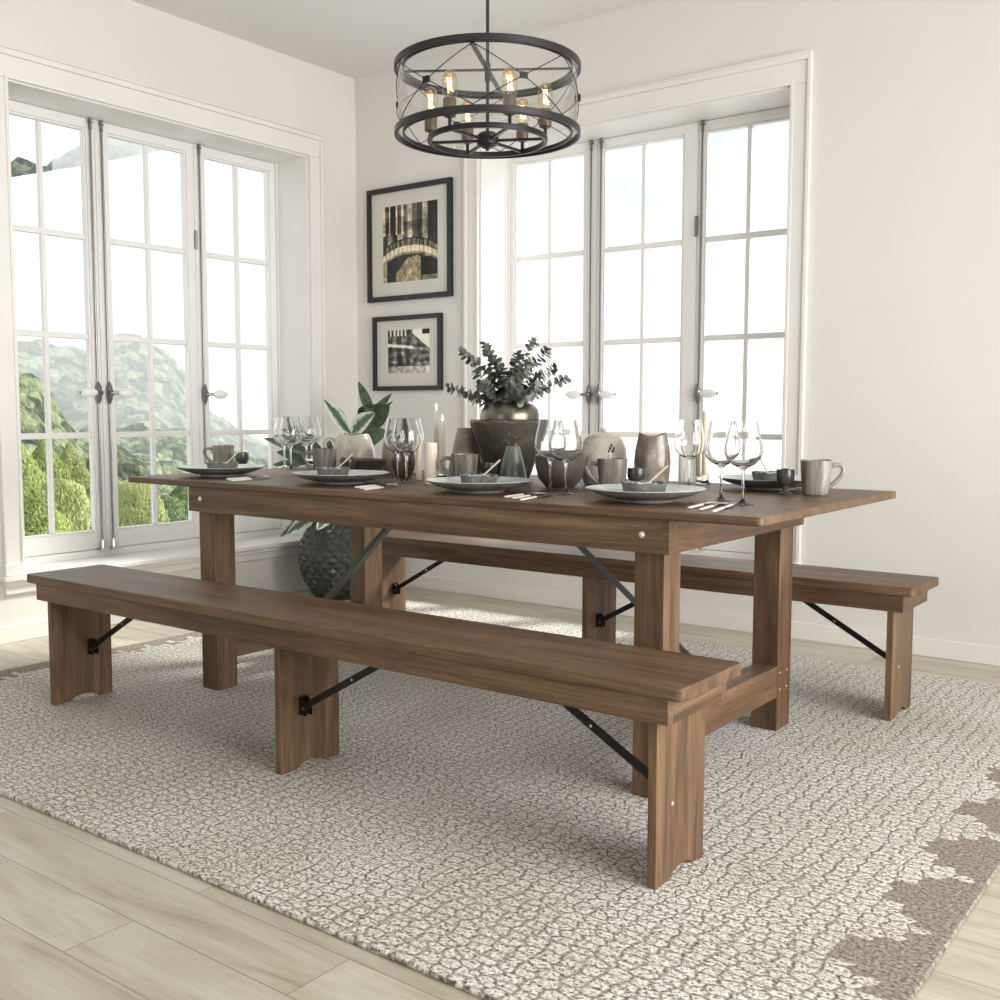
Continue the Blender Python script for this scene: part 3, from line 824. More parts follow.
# ------------------------------------------------------------------ place settings
def make_charger():
    t = thing('charger_plate', '', 'plate')
    prof = [(0, 0), (.075, 0), (.080, .002), (.082, .009), (.105, .013), (.140, .023), (.164, .0345), (.170, .0385)]
    build('underside', MB().lathe(prof + [(.168, .0395), (.150, .0320), (.118, .0215), (.110, .0180), (0, .0160)], 56,
          fn=lambda r, z, a, j: (r * (1 + (.006 * math.sin(5 * a + .7) if r > .13 else 0)), z)), plate_m, t)
    build('glazed_rim', MB().lathe([(.1690, .0402), (.150, .0330), (.116, .0220), (.116, .0212), (.150, .0322), (.1690, .0392)], 56,
          fn=lambda r, z, a, j: (r * (1 + (.006 * math.sin(5 * a + .7) if r > .13 else 0)), z), closed=True), plate_rim_m, t)
    return t


def make_plate():
    t = thing('dinner_plate', '', 'plate')
    build('underside', MB().lathe([(0, 0), (.060, 0), (.062, .004), (.085, .008), (.108, .0135), (.1075, .0145), (.084, .0105), (.075, .0075), (0, .0065)], 48), plate_m, t)
    build('glazed_rim', MB().lathe([(.1065, .0150), (.086, .0114), (.080, .0100), (.080, .0096), (.086, .0108), (.1065, .0145)], 48, closed=True), plate_rim_m, t)
    return t


def sq(r, a, e=.75):
    return r / ((abs(math.cos(a)) ** 4 + abs(math.sin(a)) ** 4) ** .25)


def make_dish():
    t = thing('square_dish', '', 'dish')
    build('dish_body', MB().lathe([(0, 0), (.045, 0), (.052, .004), (.057, .029), (.0585, .0335), (.0550, .0325), (.052, .010), (0, .008)], 48,
          fn=lambda r, z, a, j: (sq(r, a) if r > .01 else r, z + ((.0016 * math.sin(7 * a) + .0008 * math.sin(16 * a)) * (1 if 4 <= j <= 5 else 0)))), dish_m, t)
    m_ = MB(); rnd = random.Random(4)
    for _ in range(26):
        a = rnd.uniform(0, 6.3); q = rnd.uniform(0, .034)
        m_.ball((q * math.cos(a), q * math.sin(a), .021 + rnd.uniform(0, .006)), rnd.uniform(.004, .008), u=6, v=4)
    m_.lathe([(0, .010), (.046, .010), (.046, .020), (0, .022)], 20)
    build('salt_filling', m_, salt_m, t)
    return t


def make_mug(h=.107, name='mug'):
    t = thing(name, '', 'mug')
    R = [(0, 0), (.034, 0), (.038, .004), (.042, .035), (.046, .08), (.0475, h), (.0450, h + .0005), (.0435, .08), (.0395, .035), (.034, .010), (0, .008)]
    build('mug_body', MB().lathe([(r, z * (h / .107) if z < h else z) for r, z in R], 40, fn=lambda r, z, a, j: (r * (1 + .012 * math.cos(10 * a)) if r > .03 else r, z + (.0012 * math.sin(3 * a) if z > .1 else 0))), mug_m, t)
    hp = [(.043, .088), (.058, .094), (.074, .092), (.082, .080), (.076, .062), (.060, .042), (.041, .026)]
    build('handle', MB().tube([(x, 0, z * h / .107) for x, z in hp], [.0055, .0052, .005, .005, .005, .0052, .0058], 10, flat=1.35), mug_m, t)
    return t


def make_goblet():
    t = thing('egg_cup', '', 'cup')
    build('cup_body', MB().lathe([(0, 0), (.024, 0), (.0245, .003), (.016, .010), (.009, .018), (.010, .025), (.020, .033), (.0275, .047), (.0285, .062), (.0272, .078), (.0250, .0775), (.026, .060), (.024, .046), (.010, .034), (0, .031)], 32,
          fn=lambda r, z, a, j: (r * (1 + .015 * math.cos(8 * a)), z + (.0015 * math.sin(4 * a) if z > .07 else 0))), dark_m, t)
    return t


def make_wineglass():
    t = thing('wine_glass', '', 'wine glass')
    o_ = [(0, 0), (.034, 0), (.0355, .0012), (.030, .0032), (.012, .006), (.0050, .012), (.0038, .030), (.0038, .075), (.0050, .092), (.012, .101), (.030, .110), (.045, .125), (.0522, .143), (.0515, .160), (.0455, .190), (.0385, .218), (.0360, .228)]
    i_ = [(.0350, .2282), (.0373, .2180), (.0443, .190), (.0503, .160), (.0508, .143), (.0436, .1262), (.028, .1115), (.010, .1035), (0, .1025)]
    build('bowl_and_stem', MB().lathe(o_ + i_, 40), wineglass_m, t, sharp=60)
    return t


def make_knife(kind):
    t = thing(kind, '', 'cutlery')
    n = {'table_knife': 0, 'fork': 1, 'spoon': 2}[kind]
    hl = .105
    build('handle', MB().prism(rrect(-.0048, -.122, .0048, -.122 + hl + .007, .003), .0015, .0075), stick_m if False else steelhandle_m, t, bevel=.002)
    b = MB()
    if n == 0:
        b.prism([(-.004, -.010), (.004, -.010), (.009, .015), (.0095, .080), (.004, .104), (-.006, .108), (-.007, .015)], .0030, .0045)
    elif n == 1:
        b.prism([(-.003, -.010), (.003, -.010), (.003, .030), (.011, .045), (.011, .062), (-.011, .062), (-.011, .045), (-.003, .030)], .003, .005)
        for k in range(4):
            x = -.0095 + k * .0063; b.obox((x, .062, .004), (x, .098, .0055), .0028, .0018, side=(1, 0, 0))
    else:
        b.prism([(-.003, -.010), (.003, -.010), (.003, .045), (-.003, .045)], .003, .005)
        b.lathe([(0, 0), (.012, .0015), (.0175, .005), (.0165, .0055), (.011, .0025), (0, .0015)], 20, c=(0, .070, .0012), fn=lambda r, z, a, j: (r * (1 + .35 * abs(math.sin(a))), z))
    build('head' if n else 'blade', b, steel_m, t)
    return t


def make_stick():
    o = thing('dish_spoon', '', 'spoon')
    b = MB().tube([(0, 0, 0), (.030, 0, .026), (.052, 0, .047), (.062, 0, .056)], [.0026, .0024, .0027, .0030], 8)
    build('spoon_handle', b, stick_m, o)
    build('spoon_bowl', MB().ball((-.004, 0, -.002), .008, 1.2, .9, .5, 10, 6), stick_m, o)
    return o


steelhandle_m = mat('cream_handle', (.74, .70, .62), .3, .0)
U = {k: [] for k in 'charger plate dish mug cup glass table_knife fork spoon stick'.split()}
PR = dict(charger=make_charger(), plate=make_plate(), dish=make_dish(), mug=make_mug(), cup=make_goblet(), glass=make_wineglass(),
          table_knife=make_knife('table_knife'), fork=make_knife('fork'), spoon=make_knife('spoon'), stick=make_stick())
GR = dict(charger='chargers round the table', plate='dinner plates on the chargers', dish='small square salt dishes', mug='streaked stoneware mugs', cup='dark footed egg cups',
          glass='wine glasses on the table', table_knife='table knives', fork='forks', spoon='spoons', stick='pale spoons in the salt dishes')
pos = ['near row, leftmost place', 'near row, second place from left', 'near row, third place from left', 'near row, rightmost place']
fpos = ['far row, behind the cream jug', 'far row, behind the gold vase', 'far row, behind the lidded jar', 'far row, right end']
nm = dict(charger='wide grey charger plate with pale rim', plate='grey dinner plate on its charger', dish='rough square grey salt dish', mug='taupe streaked stoneware mug', cup='small dark footed egg cup',
          table_knife='steel knife with cream handle', fork='steel fork with cream handle', spoon='steel spoon with cream handle', stick='thin pale spoon leaning in salt dish')


def put(k, x, y, z, rz, lab):
    return place(PR[k], U[k], (x, y, z), rz, lab, GR[k])


ZP = TZ + .0160; ZD = ZP + .0068
near = [(.196, .705), (.866, .695), (1.490, .685), (2.078, .700)]
NG = [((.044, 1.198), (-.102, 1.291)), ((1.004, .883), (.887, .966)), ((1.745, .794), (1.637, .866)), ((2.334, .785), (2.230, .869))]
DD = [.020, -.030, .006, .000]
mugs = [(-.145, .985), (.52, .945), (1.245, .915), (1.833, .925)]
cups = [(-.04, 1.00), (.665, .93), (1.315, .965), (1.885, .985)]
for i, (x, y) in enumerate(near):
    w_ = pos[i]
    put('charger', x, y, TZ, .3 * i, nm['charger'] + ', ' + w_)
    put('plate', x, y, ZP, .2, nm['plate'] + ', ' + w_)
    put('dish', x + DD[i], y - .010, ZD, .72 + .05 * i, nm['dish'] + ', ' + w_)
    put('stick', x + DD[i] + .000, y + .000, ZD + .024, .6, nm['stick'] + ', ' + w_)
    put('mug', mugs[i][0], mugs[i][1], TZ, PI + YAW + (.0, .1, -.15, .05)[i], nm['mug'] + ' with handle left, ' + w_)
    put('cup', cups[i][0], cups[i][1], TZ, 0, nm['cup'] + ' behind the dish, ' + w_)
    for j, (k, dx, dy, rz) in enumerate((('fork', .19, -.02, .02), ('spoon', .232, -.045, .05), ('table_knife', .276, -.075, .10))):
        put(k, x + dx, y + dy, TZ, rz + .12, nm[k] + ', ' + w_)
    put('glass', *NG[i][0], TZ, 0, 'clear wine glass, front one of pair, ' + w_)
    put('glass', *NG[i][1], TZ, 0, 'clear wine glass, rear one of pair, ' + w_)
far = [(.17, 1.385), (.72, 1.385), (1.50, 1.382), (2.168, 1.372)]
for i, (x, y) in enumerate(far):
    w_ = fpos[i]
    if i not in (1, 2): put('charger', x, y, TZ, .3 * i, nm['charger'] + ', ' + w_)
    if i in (0, 3):
        put('plate', x, y, ZP, .2, nm['plate'] + ', ' + w_)
        put('dish', x - .005, y + .02, ZD, .8, nm['dish'] + ', ' + w_)
        put('stick', x - .014, y + .015, ZD + .024, PI * .78, nm['stick'] + ', ' + w_)
    if i == 3:
        put('mug', 2.374, 1.228, TZ, YAW - .1, 'taupe streaked mug alone at the right table end, handle to the right')
        put('cup', 2.290, 1.195, TZ, 0, 'small dark footed egg cup beside the mug at the right end')
    if i in (0, 1, 3):
        dx1, dy1 = (.25, .09) if i != 3 else (.29, .05)
        if i == 0:
            put('glass', -.086, 1.41, TZ, 0, 'clear wine glass by the window, left one of the rearmost two'); put('glass', -.155, 1.505, TZ, 0, 'clear wine glass standing at the far table edge by the window')
        elif i == 1:
            put('glass', .681, 1.27, TZ, 0, 'clear wine glass behind the front pair, left of the ivory candles')
        else:
            put('glass', 1.950, 1.22, TZ, 0, 'clear wine glass between the right candles and the front right pair')

# ------------------------------------------------------------------ centre pieces
def lathe_thing(name, label, cat, part, prof, m, loc, seg=48, fn=None, rz=0):
    t = thing(name, label, cat, loc, rz)
    build(part, MB().lathe(prof, seg, fn=fn), m, t)
    return t


lathe_thing('glazed_pot', 'big dark bronze glazed pot with sloping sides holding the brass vase', 'pot', 'pot_body',
            [(0, 0), (.068, 0), (.074, .004), (.098, .07), (.125, .150), (.142, .200), (.1455, .214), (.141, .222), (.132, .2235), (.130, .215), (.126, .195), (.094, .09), (.068, .018), (0, .014)], pot_m, (1.226, 1.20, TZ), 64,
            fn=lambda r, z, a, j: (r, z + (.002 * math.sin(9 * a) + .0015 * math.sin(17 * a) if z > .21 else 0)))
vz = .0145
vt = thing('brass_vase', 'rounded aged brass vase set inside the dark pot, filled with eucalyptus', 'vase', (1.229, 1.20, TZ + vz))
build('vase_body', MB().lathe([(0, 0), (.045, 0), (.052, .006), (.068, .05), (.094, .14), (.1055, .195), (.1085, .222), (.104, .246), (.088, .264), (.066, .272), (.062, .279), (.064, .284), (.058, .284), (.055, .272), (.080, .256), (.095, .235), (.095, .21), (.06, .05), (.05, .012), (0, .010)], 56), brass_m, vt)
lathe_thing('cone_vase', 'small slate grey cone-shaped vase before the big dark pot', 'vase', 'vase_body',
            [(0, 0), (.044, 0), (.049, .004), (.050, .012), (.040, .07), (.0255, .124), (.0235, .131), (.0225, .133), (.019, .132), (.020, .12), (.034, .07), (.042, .012), (0, .010)], cone_m, (1.350, 1.055, TZ))
lathe_thing('tapered_vase', 'mottled gold and grey tapered vase behind the third mug', 'vase', 'vase_body',
            [(0, 0), (.066, 0), (.072, .004), (.0725, .012), (.060, .08), (.040, .165), (.0345, .185), (.034, .192), (.030, .192), (.032, .18), (.052, .08), (.062, .014), (0, .012)], trap_m, (1.045, 1.175, TZ), 8 * 6)
lathe_thing('egg_vase', 'small umber egg-shaped vase behind the second pair of wine glasses', 'vase', 'vase_body',
            [(0, 0), (.022, 0), (.030, .006), (.043, .035), (.0475, .062), (.043, .090), (.037, .110), (.034, .110), (.040, .088), (.043, .062), (.038, .035), (.022, .012), (0, .010)], egg_m, (.795, 1.10, TZ))
lathe_thing('serving_bowl', 'deep smoky brown bowl right of the cone vase', 'bowl', 'bowl_body',
            [(0, 0), (.048, 0), (.054, .006), (.074, .030), (.084, .070), (.0865, .106), (.0845, .109), (.081, .106), (.079, .070), (.068, .034), (.048, .014), (0, .012)], bowl_m, (1.563, 1.035, TZ))
lathe_thing('serving_bowl', 'wide low smoky brown bowl in front of the cream jug', 'bowl', 'bowl_body',
            [(0, 0), (.050, 0), (.056, .005), (.074, .022), (.089, .045), (.095, .064), (.0925, .065), (.085, .045), (.074, .026), (.050, .012), (0, .010)], bowl_m, (.605, 1.075, TZ))
# vase with pinched rim
lathe_thing('organic_vase', 'brown and cream glazed vase with a wavy pinched rim', 'vase', 'vase_body',
            [(0, 0), (.046, 0), (.051, .006), (.057, .045), (.0605, .085), (.057, .125), (.049, .160), (.046, .178), (.043, .180), (.045, .160), (.052, .125), (.055, .085), (.051, .045), (.044, .014), (0, .012)], vase_m, (1.836, 1.175, TZ), 48,
            fn=lambda r, z, a, j: (r * (1 + .05 * math.cos(2 * a + .6) + .03 * math.cos(3 * a)), z + (.006 * math.sin(2 * a + .5) if z > .15 else 0)))
# lidded jar with sprig mark
jt = thing('lidded_jar', 'speckled cream lidded jar with a small dark sprig mark, left of the wavy vase', 'jar', (1.622, 1.215, TZ))
jt.scale = (1.16, 1.16, 1.03)
build('jar_body', MB().lathe([(0, 0), (.050, 0), (.058, .006), (.068, .045), (.0705, .085), (.067, .125), (.056, .155), (.050, .162), (.046, .158), (.058, .13), (.063, .085), (.058, .03), (0, .012)], 48), cream_m, jt)
ld = build('lid', MB().lathe([(.050, .163), (.044, .170), (.022, .177), (.008, .180), (0, .180), (0, .168), (.046, .160)], 40), cream_m, jt)
build('knob', MB().ball((0, 0, .186), .009, 1, 1, .8), cream_m, ld)
an = YAW - PI / 2 + .25
sp = MB()
for k in range(5):
    a = an + .09 * (k - 2) * .6; zz = .108 + .010 * (k % 3)
    sp.ball((.0690 * math.cos(a), .0690 * math.sin(a), zz + .008), .0042, .6, .6, 1.3, 6, 5)
build('sprig_mark', sp, dark_m, jt)
# squat cream jug
tp = thing('cream_jug', 'squat cream speckled jug with a loop handle behind the wide low bowl', 'jug', (.425, 1.200, TZ))
build('jug_body', MB().lathe([(0, 0), (.080, 0), (.088, .008), (.093, .050), (.088, .100), (.072, .145), (.064, .158), (.060, .159), (.068, .142), (.083, .10), (.088, .05), (0, .014)], 48,
      fn=lambda r, z, a, j: (r * (1 + .02 * math.cos(2 * a + 1)), z + (.004 * math.sin(3 * a + 1) if z > .14 else 0))), cream_m, tp)
ca, sa = math.cos(YAW), math.sin(YAW)
build('handle', MB().tube([(-ca * q, -sa * q, z) for q, z in ((.074, .128), (.092, .146), (.110, .142), (.118, .122), (.115, .096), (.102, .074), (.088, .062))], .0070, 10), cream_m, tp)
ct_ = thing('beige_pitcher', 'small beige pitcher with a dark looped handle right of the cream jug', 'pitcher', (.585, 1.275, TZ))
build('pitcher_body', MB().lathe([(0, 0), (.040, 0), (.048, .02), (.052, .08), (.046, .125), (.040, .148), (.037, .148), (.044, .12), (.048, .08), (.042, .02), (0, .012)], 40), trap_m, ct_)
build('handle', MB().tube([(ca * q, sa * q, z) for q, z in ((.040, .135), (.058, .140), (.076, .122), (.078, .090), (.062, .060), (.048, .045))], .0045, 8), dark_m, ct_)

# candles
def candle(label, loc, r, h, m, name='taper_candle', lit=True, flame_h=.026):
    t = thing(name, label, 'candle', loc, 0, 'ivory candles on the table')
    build('wax_body', MB().lathe([(0, 0), (r * .98, 0), (r, .002), (r, h - .002), (r * .93, h), (r * .45, h - .002), (0, h - .003)], 24), m, t)
    build('wick', MB().cyl((0, 0, h - .004), (.001, 0, h + .006), .0009, seg=6), wick_m, t)
    if lit:
        build('flame', MB().lathe([(0, h + .004), (.0030, h + .008), (.0042, h + .013), (.0026, h + .021), (.0010, h + .004 + flame_h * .9), (0, h + .006 + flame_h)], 12), flame_m, t)
    return t


def holder(label, loc, h, r):
    t = thing('glass_candle_holder', label, 'candle holder', loc, 0, 'clear glass candle holders')
    build('glass_body', MB().lathe([(0, 0), (r * 1.7, 0), (r * 1.75, .004), (r * 1.2, .009), (r * 1.1, h * .6), (r * 1.35, h), (0, h)], 24), wineglass_m, t)


candle('tallest lit taper candle left of the gold mottled vase', (.871, 1.205, TZ + .022), .0118, .231, white_wax_m)
holder('clear glass holder under the tallest left taper', (.871, 1.205, TZ), .0215, .016)
candle('shorter lit taper candle close beside the tallest left one', (.927, 1.175, TZ + .016), .0115, .196, white_wax_m)
holder('clear glass holder under the shorter lit taper on the left', (.927, 1.175, TZ), .0155, .016)
candle('unlit slim ivory candle just behind the thick pillar candle', (.925, 1.040, TZ), .0115, .170, wax_m, lit=False)
candle('thick ivory pillar candle standing in front of the left tapers', (1.118, .885, TZ), .0225, .145, wax_m, 'pillar_candle', False)
candle('short lit ivory candle right of the wavy vase', (1.779, 1.500, TZ), .0122, .156, white_wax_m)
candle('middle ivory candle of the three by the right end, on a low glass holder', (1.850, 1.500, TZ + .024), .0100, .180, wax_m, lit=False)
holder('low clear glass holder under the middle right candle', (1.850, 1.500, TZ), .0235, .0105)
candle('tallest ivory candle at the right end of the centre line', (1.888, 1.465, TZ + .034), .0122, .222, wax_m, lit=False)
holder('taller clear glass holder under the tallest right candle', (1.888, 1.465, TZ), .0335, .0115)

# ------------------------------------------------------------------ eucalyptus in the brass vase
et = thing('eucalyptus_bouquet', 'spray of grey-green eucalyptus branches in the brass vase', 'plant', (1.229, 1.20, TZ + .20))
tips = [(0.981, 1.15, 1.123), (0.963, 1.25, 1.259), (1.036, 1.3, 1.285), (1.129, 1.12, 1.175), (1.197, 1.3, 1.243), (1.341, 1.2, 1.294), (1.343, 1.28, 1.255), (1.475, 1.2, 1.149),
        (1.244, 1.15, 1.152), (1.39, 1.1, 1.204), (1.36, 1.3, 1.19), (1.16, 1.2, 1.221), (1.433, 1.1, 1.124), (1.051, 1.25, 1.132), (1.08, 1.10, 1.10), (1.28, 1.32, 1.17), (1.20, 1.08, 1.13), (1.30, 1.12, 1.14)]
b0 = Vector((1.229, 1.20, TZ + .20)); rnd = random.Random(11)
for ti, tp_ in enumerate(tips):
    e = Vector(tp_) - b0
    mid = Vector((e.x * .34, e.y * .34, e.z * .62))
    neck = Vector((e.x * .10, e.y * .10, .085))
    ctrl = [Vector((e.x * .04, e.y * .04, 0)), neck, mid, e]
    path = []
    for k in range(13):
        u = k / 12 * 3; i = min(2, int(u)); f = u - i
        p0 = ctrl[max(0, i - 1)]; p1 = ctrl[i]; p2 = ctrl[i + 1]; p3 = ctrl[min(3, i + 2)]
        path.append(.5 * ((2 * p1) + (p2 - p0) * f + (2 * p0 - 5 * p1 + 4 * p2 - p3) * f * f + (3 * p1 - p0 - 3 * p2 + p3) * f ** 3))
    so = build('stem', MB().tube(path, [.0022 - .0014 * k / 12 for k in range(13)], 6), twig_m, et)
    lv = MB()
    n = 30
    for k in range(n):
        u = .30 + .70 * k / (n - 1); q = u * 12; i = min(11, int(q)); p = path[i].lerp(path[i + 1], q - i); d = (path[i + 1] - path[i]).normalized()
        for s_ in (0, 1):
            a = k * 1.57 + s_ * PI + rnd.uniform(-.4, .4)
            o1 = d.orthogonal().normalized(); o2 = d.cross(o1)
            out_ = (o1 * math.cos(a) + o2 * math.sin(a) + d * .45).normalized()
            R_ = (.0168 - .006 * (k / n)) * rnd.uniform(.75, 1.2)
            cpt = p + out_ * (R_ * 1.1)
            nn = (out_.cross(d).normalized() * rnd.uniform(-.6, .6) + d + out_ * rnd.uniform(-.5, .2)).normalized()
            t1 = (out_ - nn * out_.dot(nn)).normalized(); t2 = nn.cross(t1)
            cv = lv.bm.verts.new(cpt + nn * R_ * .22)
            ring = [lv.bm.verts.new(cpt + t1 * math.cos(w) * R_ * 1.15 + t2 * math.sin(w) * R_ * .92) for w in (2 * PI * m / 9 for m in range(9))]
            for m in range(9):
                lv.bm.faces.new((cv, ring[m], ring[(m + 1) % 9]))
    lo = build('leaves', lv, euc_m, so, recalc=False, sharp=180)
    lo['kind'] = 'stuff'

# ------------------------------------------------------------------ floor planter with plants
PX, PY = -.735, 2.235
pt = thing('quilted_planter', 'round charcoal planter with a diamond-quilted surface on the floor by the left window', 'planter', (PX, PY, FZ))
prof = []
for k in range(61):
    t = k / 60; z = .46 * t
    r = .215 * (math.sin(PI * (.17 + .66 * t)) ** .85) if t < 1 else .11
    prof.append((r, z))


def quilt(r, z, a, j):
    if j < 2 or j > 58: return r, z
    u = a / (2 * PI) * 20; v = z / .066
    p1 = abs(((u + v) % 1) - .5) * 2; p2 = abs(((u - v) % 1) - .5) * 2
    return r + .017 * (1 - max(p1, p2)) - .006, z


build('pot_shell', MB().lathe([(0, 0)] + prof + [(prof[-1][0] - .012, .46), (prof[-1][0] - .012, .42), (0, .42)], 240, fn=quilt), quilt_m, pt, sharp=22)
build('soil', MB().lathe([(0, .425), (prof[-1][0] - .0125, .425), (prof[-1][0] - .0125, .44), (0, .446)], 32), soil_m, pt)


def leaf(mb, base, tip, width, droop=.12, n=10, lobes=False, nrm=None):
    base = Vector(base); tip = Vector(tip); d = tip - base; ln = d.length; d.normalize()
    view = Vector((.8, -.55, .25)) if nrm is None else Vector(nrm)
    sd = d.cross(view).normalized(); up = sd.cross(d).normalized()
    uvl = mb.bm.loops.layers.uv.verify(); rows = []
    for k in range(n + 1):
        t = k / n; w = width * (math.sin(PI * min(1, t ** .8)) ** .75) * (1 - .25 * t)
        if lobes: w *= (.72 + .28 * abs(math.cos(t * PI * 4.5)))
        c = base + d * ln * t - Vector((0, 0, 1)) * droop * ln * (t * t - t) * -1 * -1
        rows.append([(mb.bm.verts.new(c + sd * w * s_ * .5 + up * abs(s_) * w * .16), (.5 + .5 * s_, t)) for s_ in (-1, -.5, 0, .5, 1)])
    for a, b in zip(rows, rows[1:]):
        for m in range(4):
            f = mb.bm.faces.new((a[m][0], a[m + 1][0], b[m + 1][0], b[m][0]))
            for lp, q in zip(f.loops, (a[m][1], a[m + 1][1], b[m + 1][1], b[m][1])):
                lp[uvl].uv = q


gp = thing('variegated_plant', 'tall plant with cream-edged and dark green leaves in the quilted planter', 'plant', (PX, PY, FZ + .43))
O0 = Vector((PX, PY, FZ + .43))
LV = [((-0.546, 2.15, 0.905), (-0.72, 2.12, 1.100), .062, 'v'), ((-0.501, 2.12, 0.915), (-0.309, 2.10, 1.025), .085, 'v'), ((-0.80, 2.1, 0.77), (-0.84, 2.05, 0.93), .05, 'v'),
      ((-0.477, 2.25, 1.000), (-0.581, 2.25, 1.195), .050, 'd'), ((-0.541, 2.3, 0.982), (-0.366, 2.3, 1.085), .028, 'd'), ((-0.602, 2.3, 0.973), (-0.373, 2.28, 1.058), .14, 'd'),
      ((-0.715, 2.1, 0.80), (-0.95, 1.98, 0.93), .06, 'd'), ((-0.80, 2.1, 0.76), (-.925, 2.02, 1.005), .05, 'd'), ((-0.70, 2.1, 0.74), (-0.95, 2.05, 0.80), .07, 'd'),
      ((-0.753, 2.15, 0.80), (-0.92, 2.08, 0.90), .055, 'd'), ((-0.703, 2.12, 0.71), (-0.88, 2.05, 0.72), .07, 'd'),
      ((-0.626, 2.2, 0.955), (-0.694, 2.2, 1.053), .03, 'd'), ((-0.697, 2.3, 0.87), (-0.735, 2.3, 0.965), .03, 'd'), ((-0.521, 2.2, 0.86), (-0.306, 2.2, 0.921), .10, 'd'),
      ((-0.742, 2.15, 0.734), (-0.67, 2.12, 0.875), .07, 'd'), ((-.60, 2.2, .80), (-.40, 2.15, .86), .08, 'v'), ((-.66, 2.15, .62), (-.80, 2.0, .68), .07, 'd'),
      ((-0.80, 2.08, 0.455), (-0.935, 1.985, 0.335), .075, 'v'), ((-0.76, 2.08, 0.46), (-0.835, 1.945, 0.36), .070, 'v'), ((-.66, 2.1, .47), (-.60, 1.95, .40), .07, 'v'),
      ((-.82, 2.2, .47), (-.97, 2.13, .40), .06, 'v'), ((-.56, 2.25, .93), (-.42, 2.35, 1.13), .05, 'd'),
      ((-0.76, 2.05, 0.80), (-0.845, 1.80, 0.888), .05, 'd'), ((-.74, 2.05, .76), (-.89, 1.93, .81), .06, 'd'), ((-.72, 2.0, .72), (-.84, 1.86, .745), .06, 'd'), ((-.70, 2.08, .74), (-.68, 1.93, .78), .07, 'd'), ((-.83, 2.1, .84), (-.96, 2.06, .985), .045, 'd'), ((-.78, 2.05, .80), (-.80, 1.95, .90), .055, 'v')]
for (b_, t_, w_, k_) in LV:
    b_ = Vector(b_) - O0; t_ = Vector(t_) - O0
    rt = Vector((b_.x * .12, b_.y * .12, 0)); md = Vector((b_.x * .45, b_.y * .45, b_.z * .6))
    so = build('stem', MB().tube([rt, md, b_], [.005, .004, .003], 6), darkleaf_m, gp)
    m_ = MB(); leaf(m_, b_, t_, w_ * 1.25, lobes=False, nrm=(.8, -.58, .1 + .4 * math.sin(b_.x * 90)))
    build('leaf', m_, var_m if k_ == 'v' else darkleaf_m, so, recalc=False, sharp=180)

# ------------------------------------------------------------------ framed prints on the back wall
def picture(x0, x1, z0, z1, pu, pv, fn, label, nu=96, nv=110, fwid=.029):
    t = thing('framed_picture', label, 'picture', ((x0 + x1) / 2, BY, z0), 0, 'framed photographs on the back wall')
    w = (x1 - x0) / 2; h = z1 - z0
    b = MB()
    d0, d1 = -.024, -.001
    f = fwid
    for poly in (((-w, 0), (w, 0), (w - f, f), (-w + f, f)), ((w, 0), (w, h), (w - f, h - f), (w - f, f)), ((w, h), (-w, h), (-w + f, h - f), (w - f, h - f)), ((-w, h), (-w, 0), (-w + f, f), (-w + f, h - f))):
        b.prism(poly, d0, d1, 'y')
    build('frame', b, blackframe_m, t)
    mo = build('mat_board', MB().box(-w + f * .8, -.010, f * .8, w - f * .8, -.004, h - f * .8), matboard_m, t)
    build('picture_glass', MB().box(-w + f * .9, -.0165, f * .9, w - f * .9, -.0150, h - f * .9), frameglass_m, t)
    bm = bmesh.new(); W2 = 2 * w
    px0, px1 = -w + W2 * pu[0], -w + W2 * pu[1]; pz0, pz1 = h * (1 - pv[1]), h * (1 - pv[0])
    V = [[bm.verts.new((px0 + (px1 - px0) * i / nu, -.0106, pz0 + (pz1 - pz0) * j / nv)) for i in range(nu + 1)] for j in range(nv + 1)]
    cl = bm.loops.layers.color.new('print')
    for j in range(nv):
        for i in range(nu):
            fc_ = bm.faces.new((V[j][i], V[j][i + 1], V[j + 1][i + 1], V[j + 1][i]))
            c = fn((i + .5) / nu, (j + .5) / nv)
            for lp in fc_.loops: lp[cl] = (*c, 1)
    m = mat('print_ink', rough=.7); vc = N(m, 'ShaderNodeVertexColor'); vc.layer_name = 'print'
    pn = noise_(m, coords(m, (60, 60, 60)), 1, 2); pr2 = ramp(m, [(0, (.85, .85, .85)), (1, (1.05, 1.05, 1.05))]); L(m, pn, pr2.inputs[0])
    L(m, mix(m, 1.0, vc.outputs[0], pr2.outputs[0], 'MULTIPLY'), bsdf(m).inputs['Base Color'])
    mb = MB(); mb.bm.free(); mb.bm = bm
    build('photo_print', mb, m, t, recalc=False)
    return t


def hsh(a, b=0):
    return (math.sin(a * 127.1 + b * 311.7) * 43758.5453) % 1


def sep_(v, warm=1.0):
    v = max(0, min(1, v * 1.12 + .06)) ** 1.7
    return (v, v * (1 - .075 * warm), v * (1 - .24 * warm))


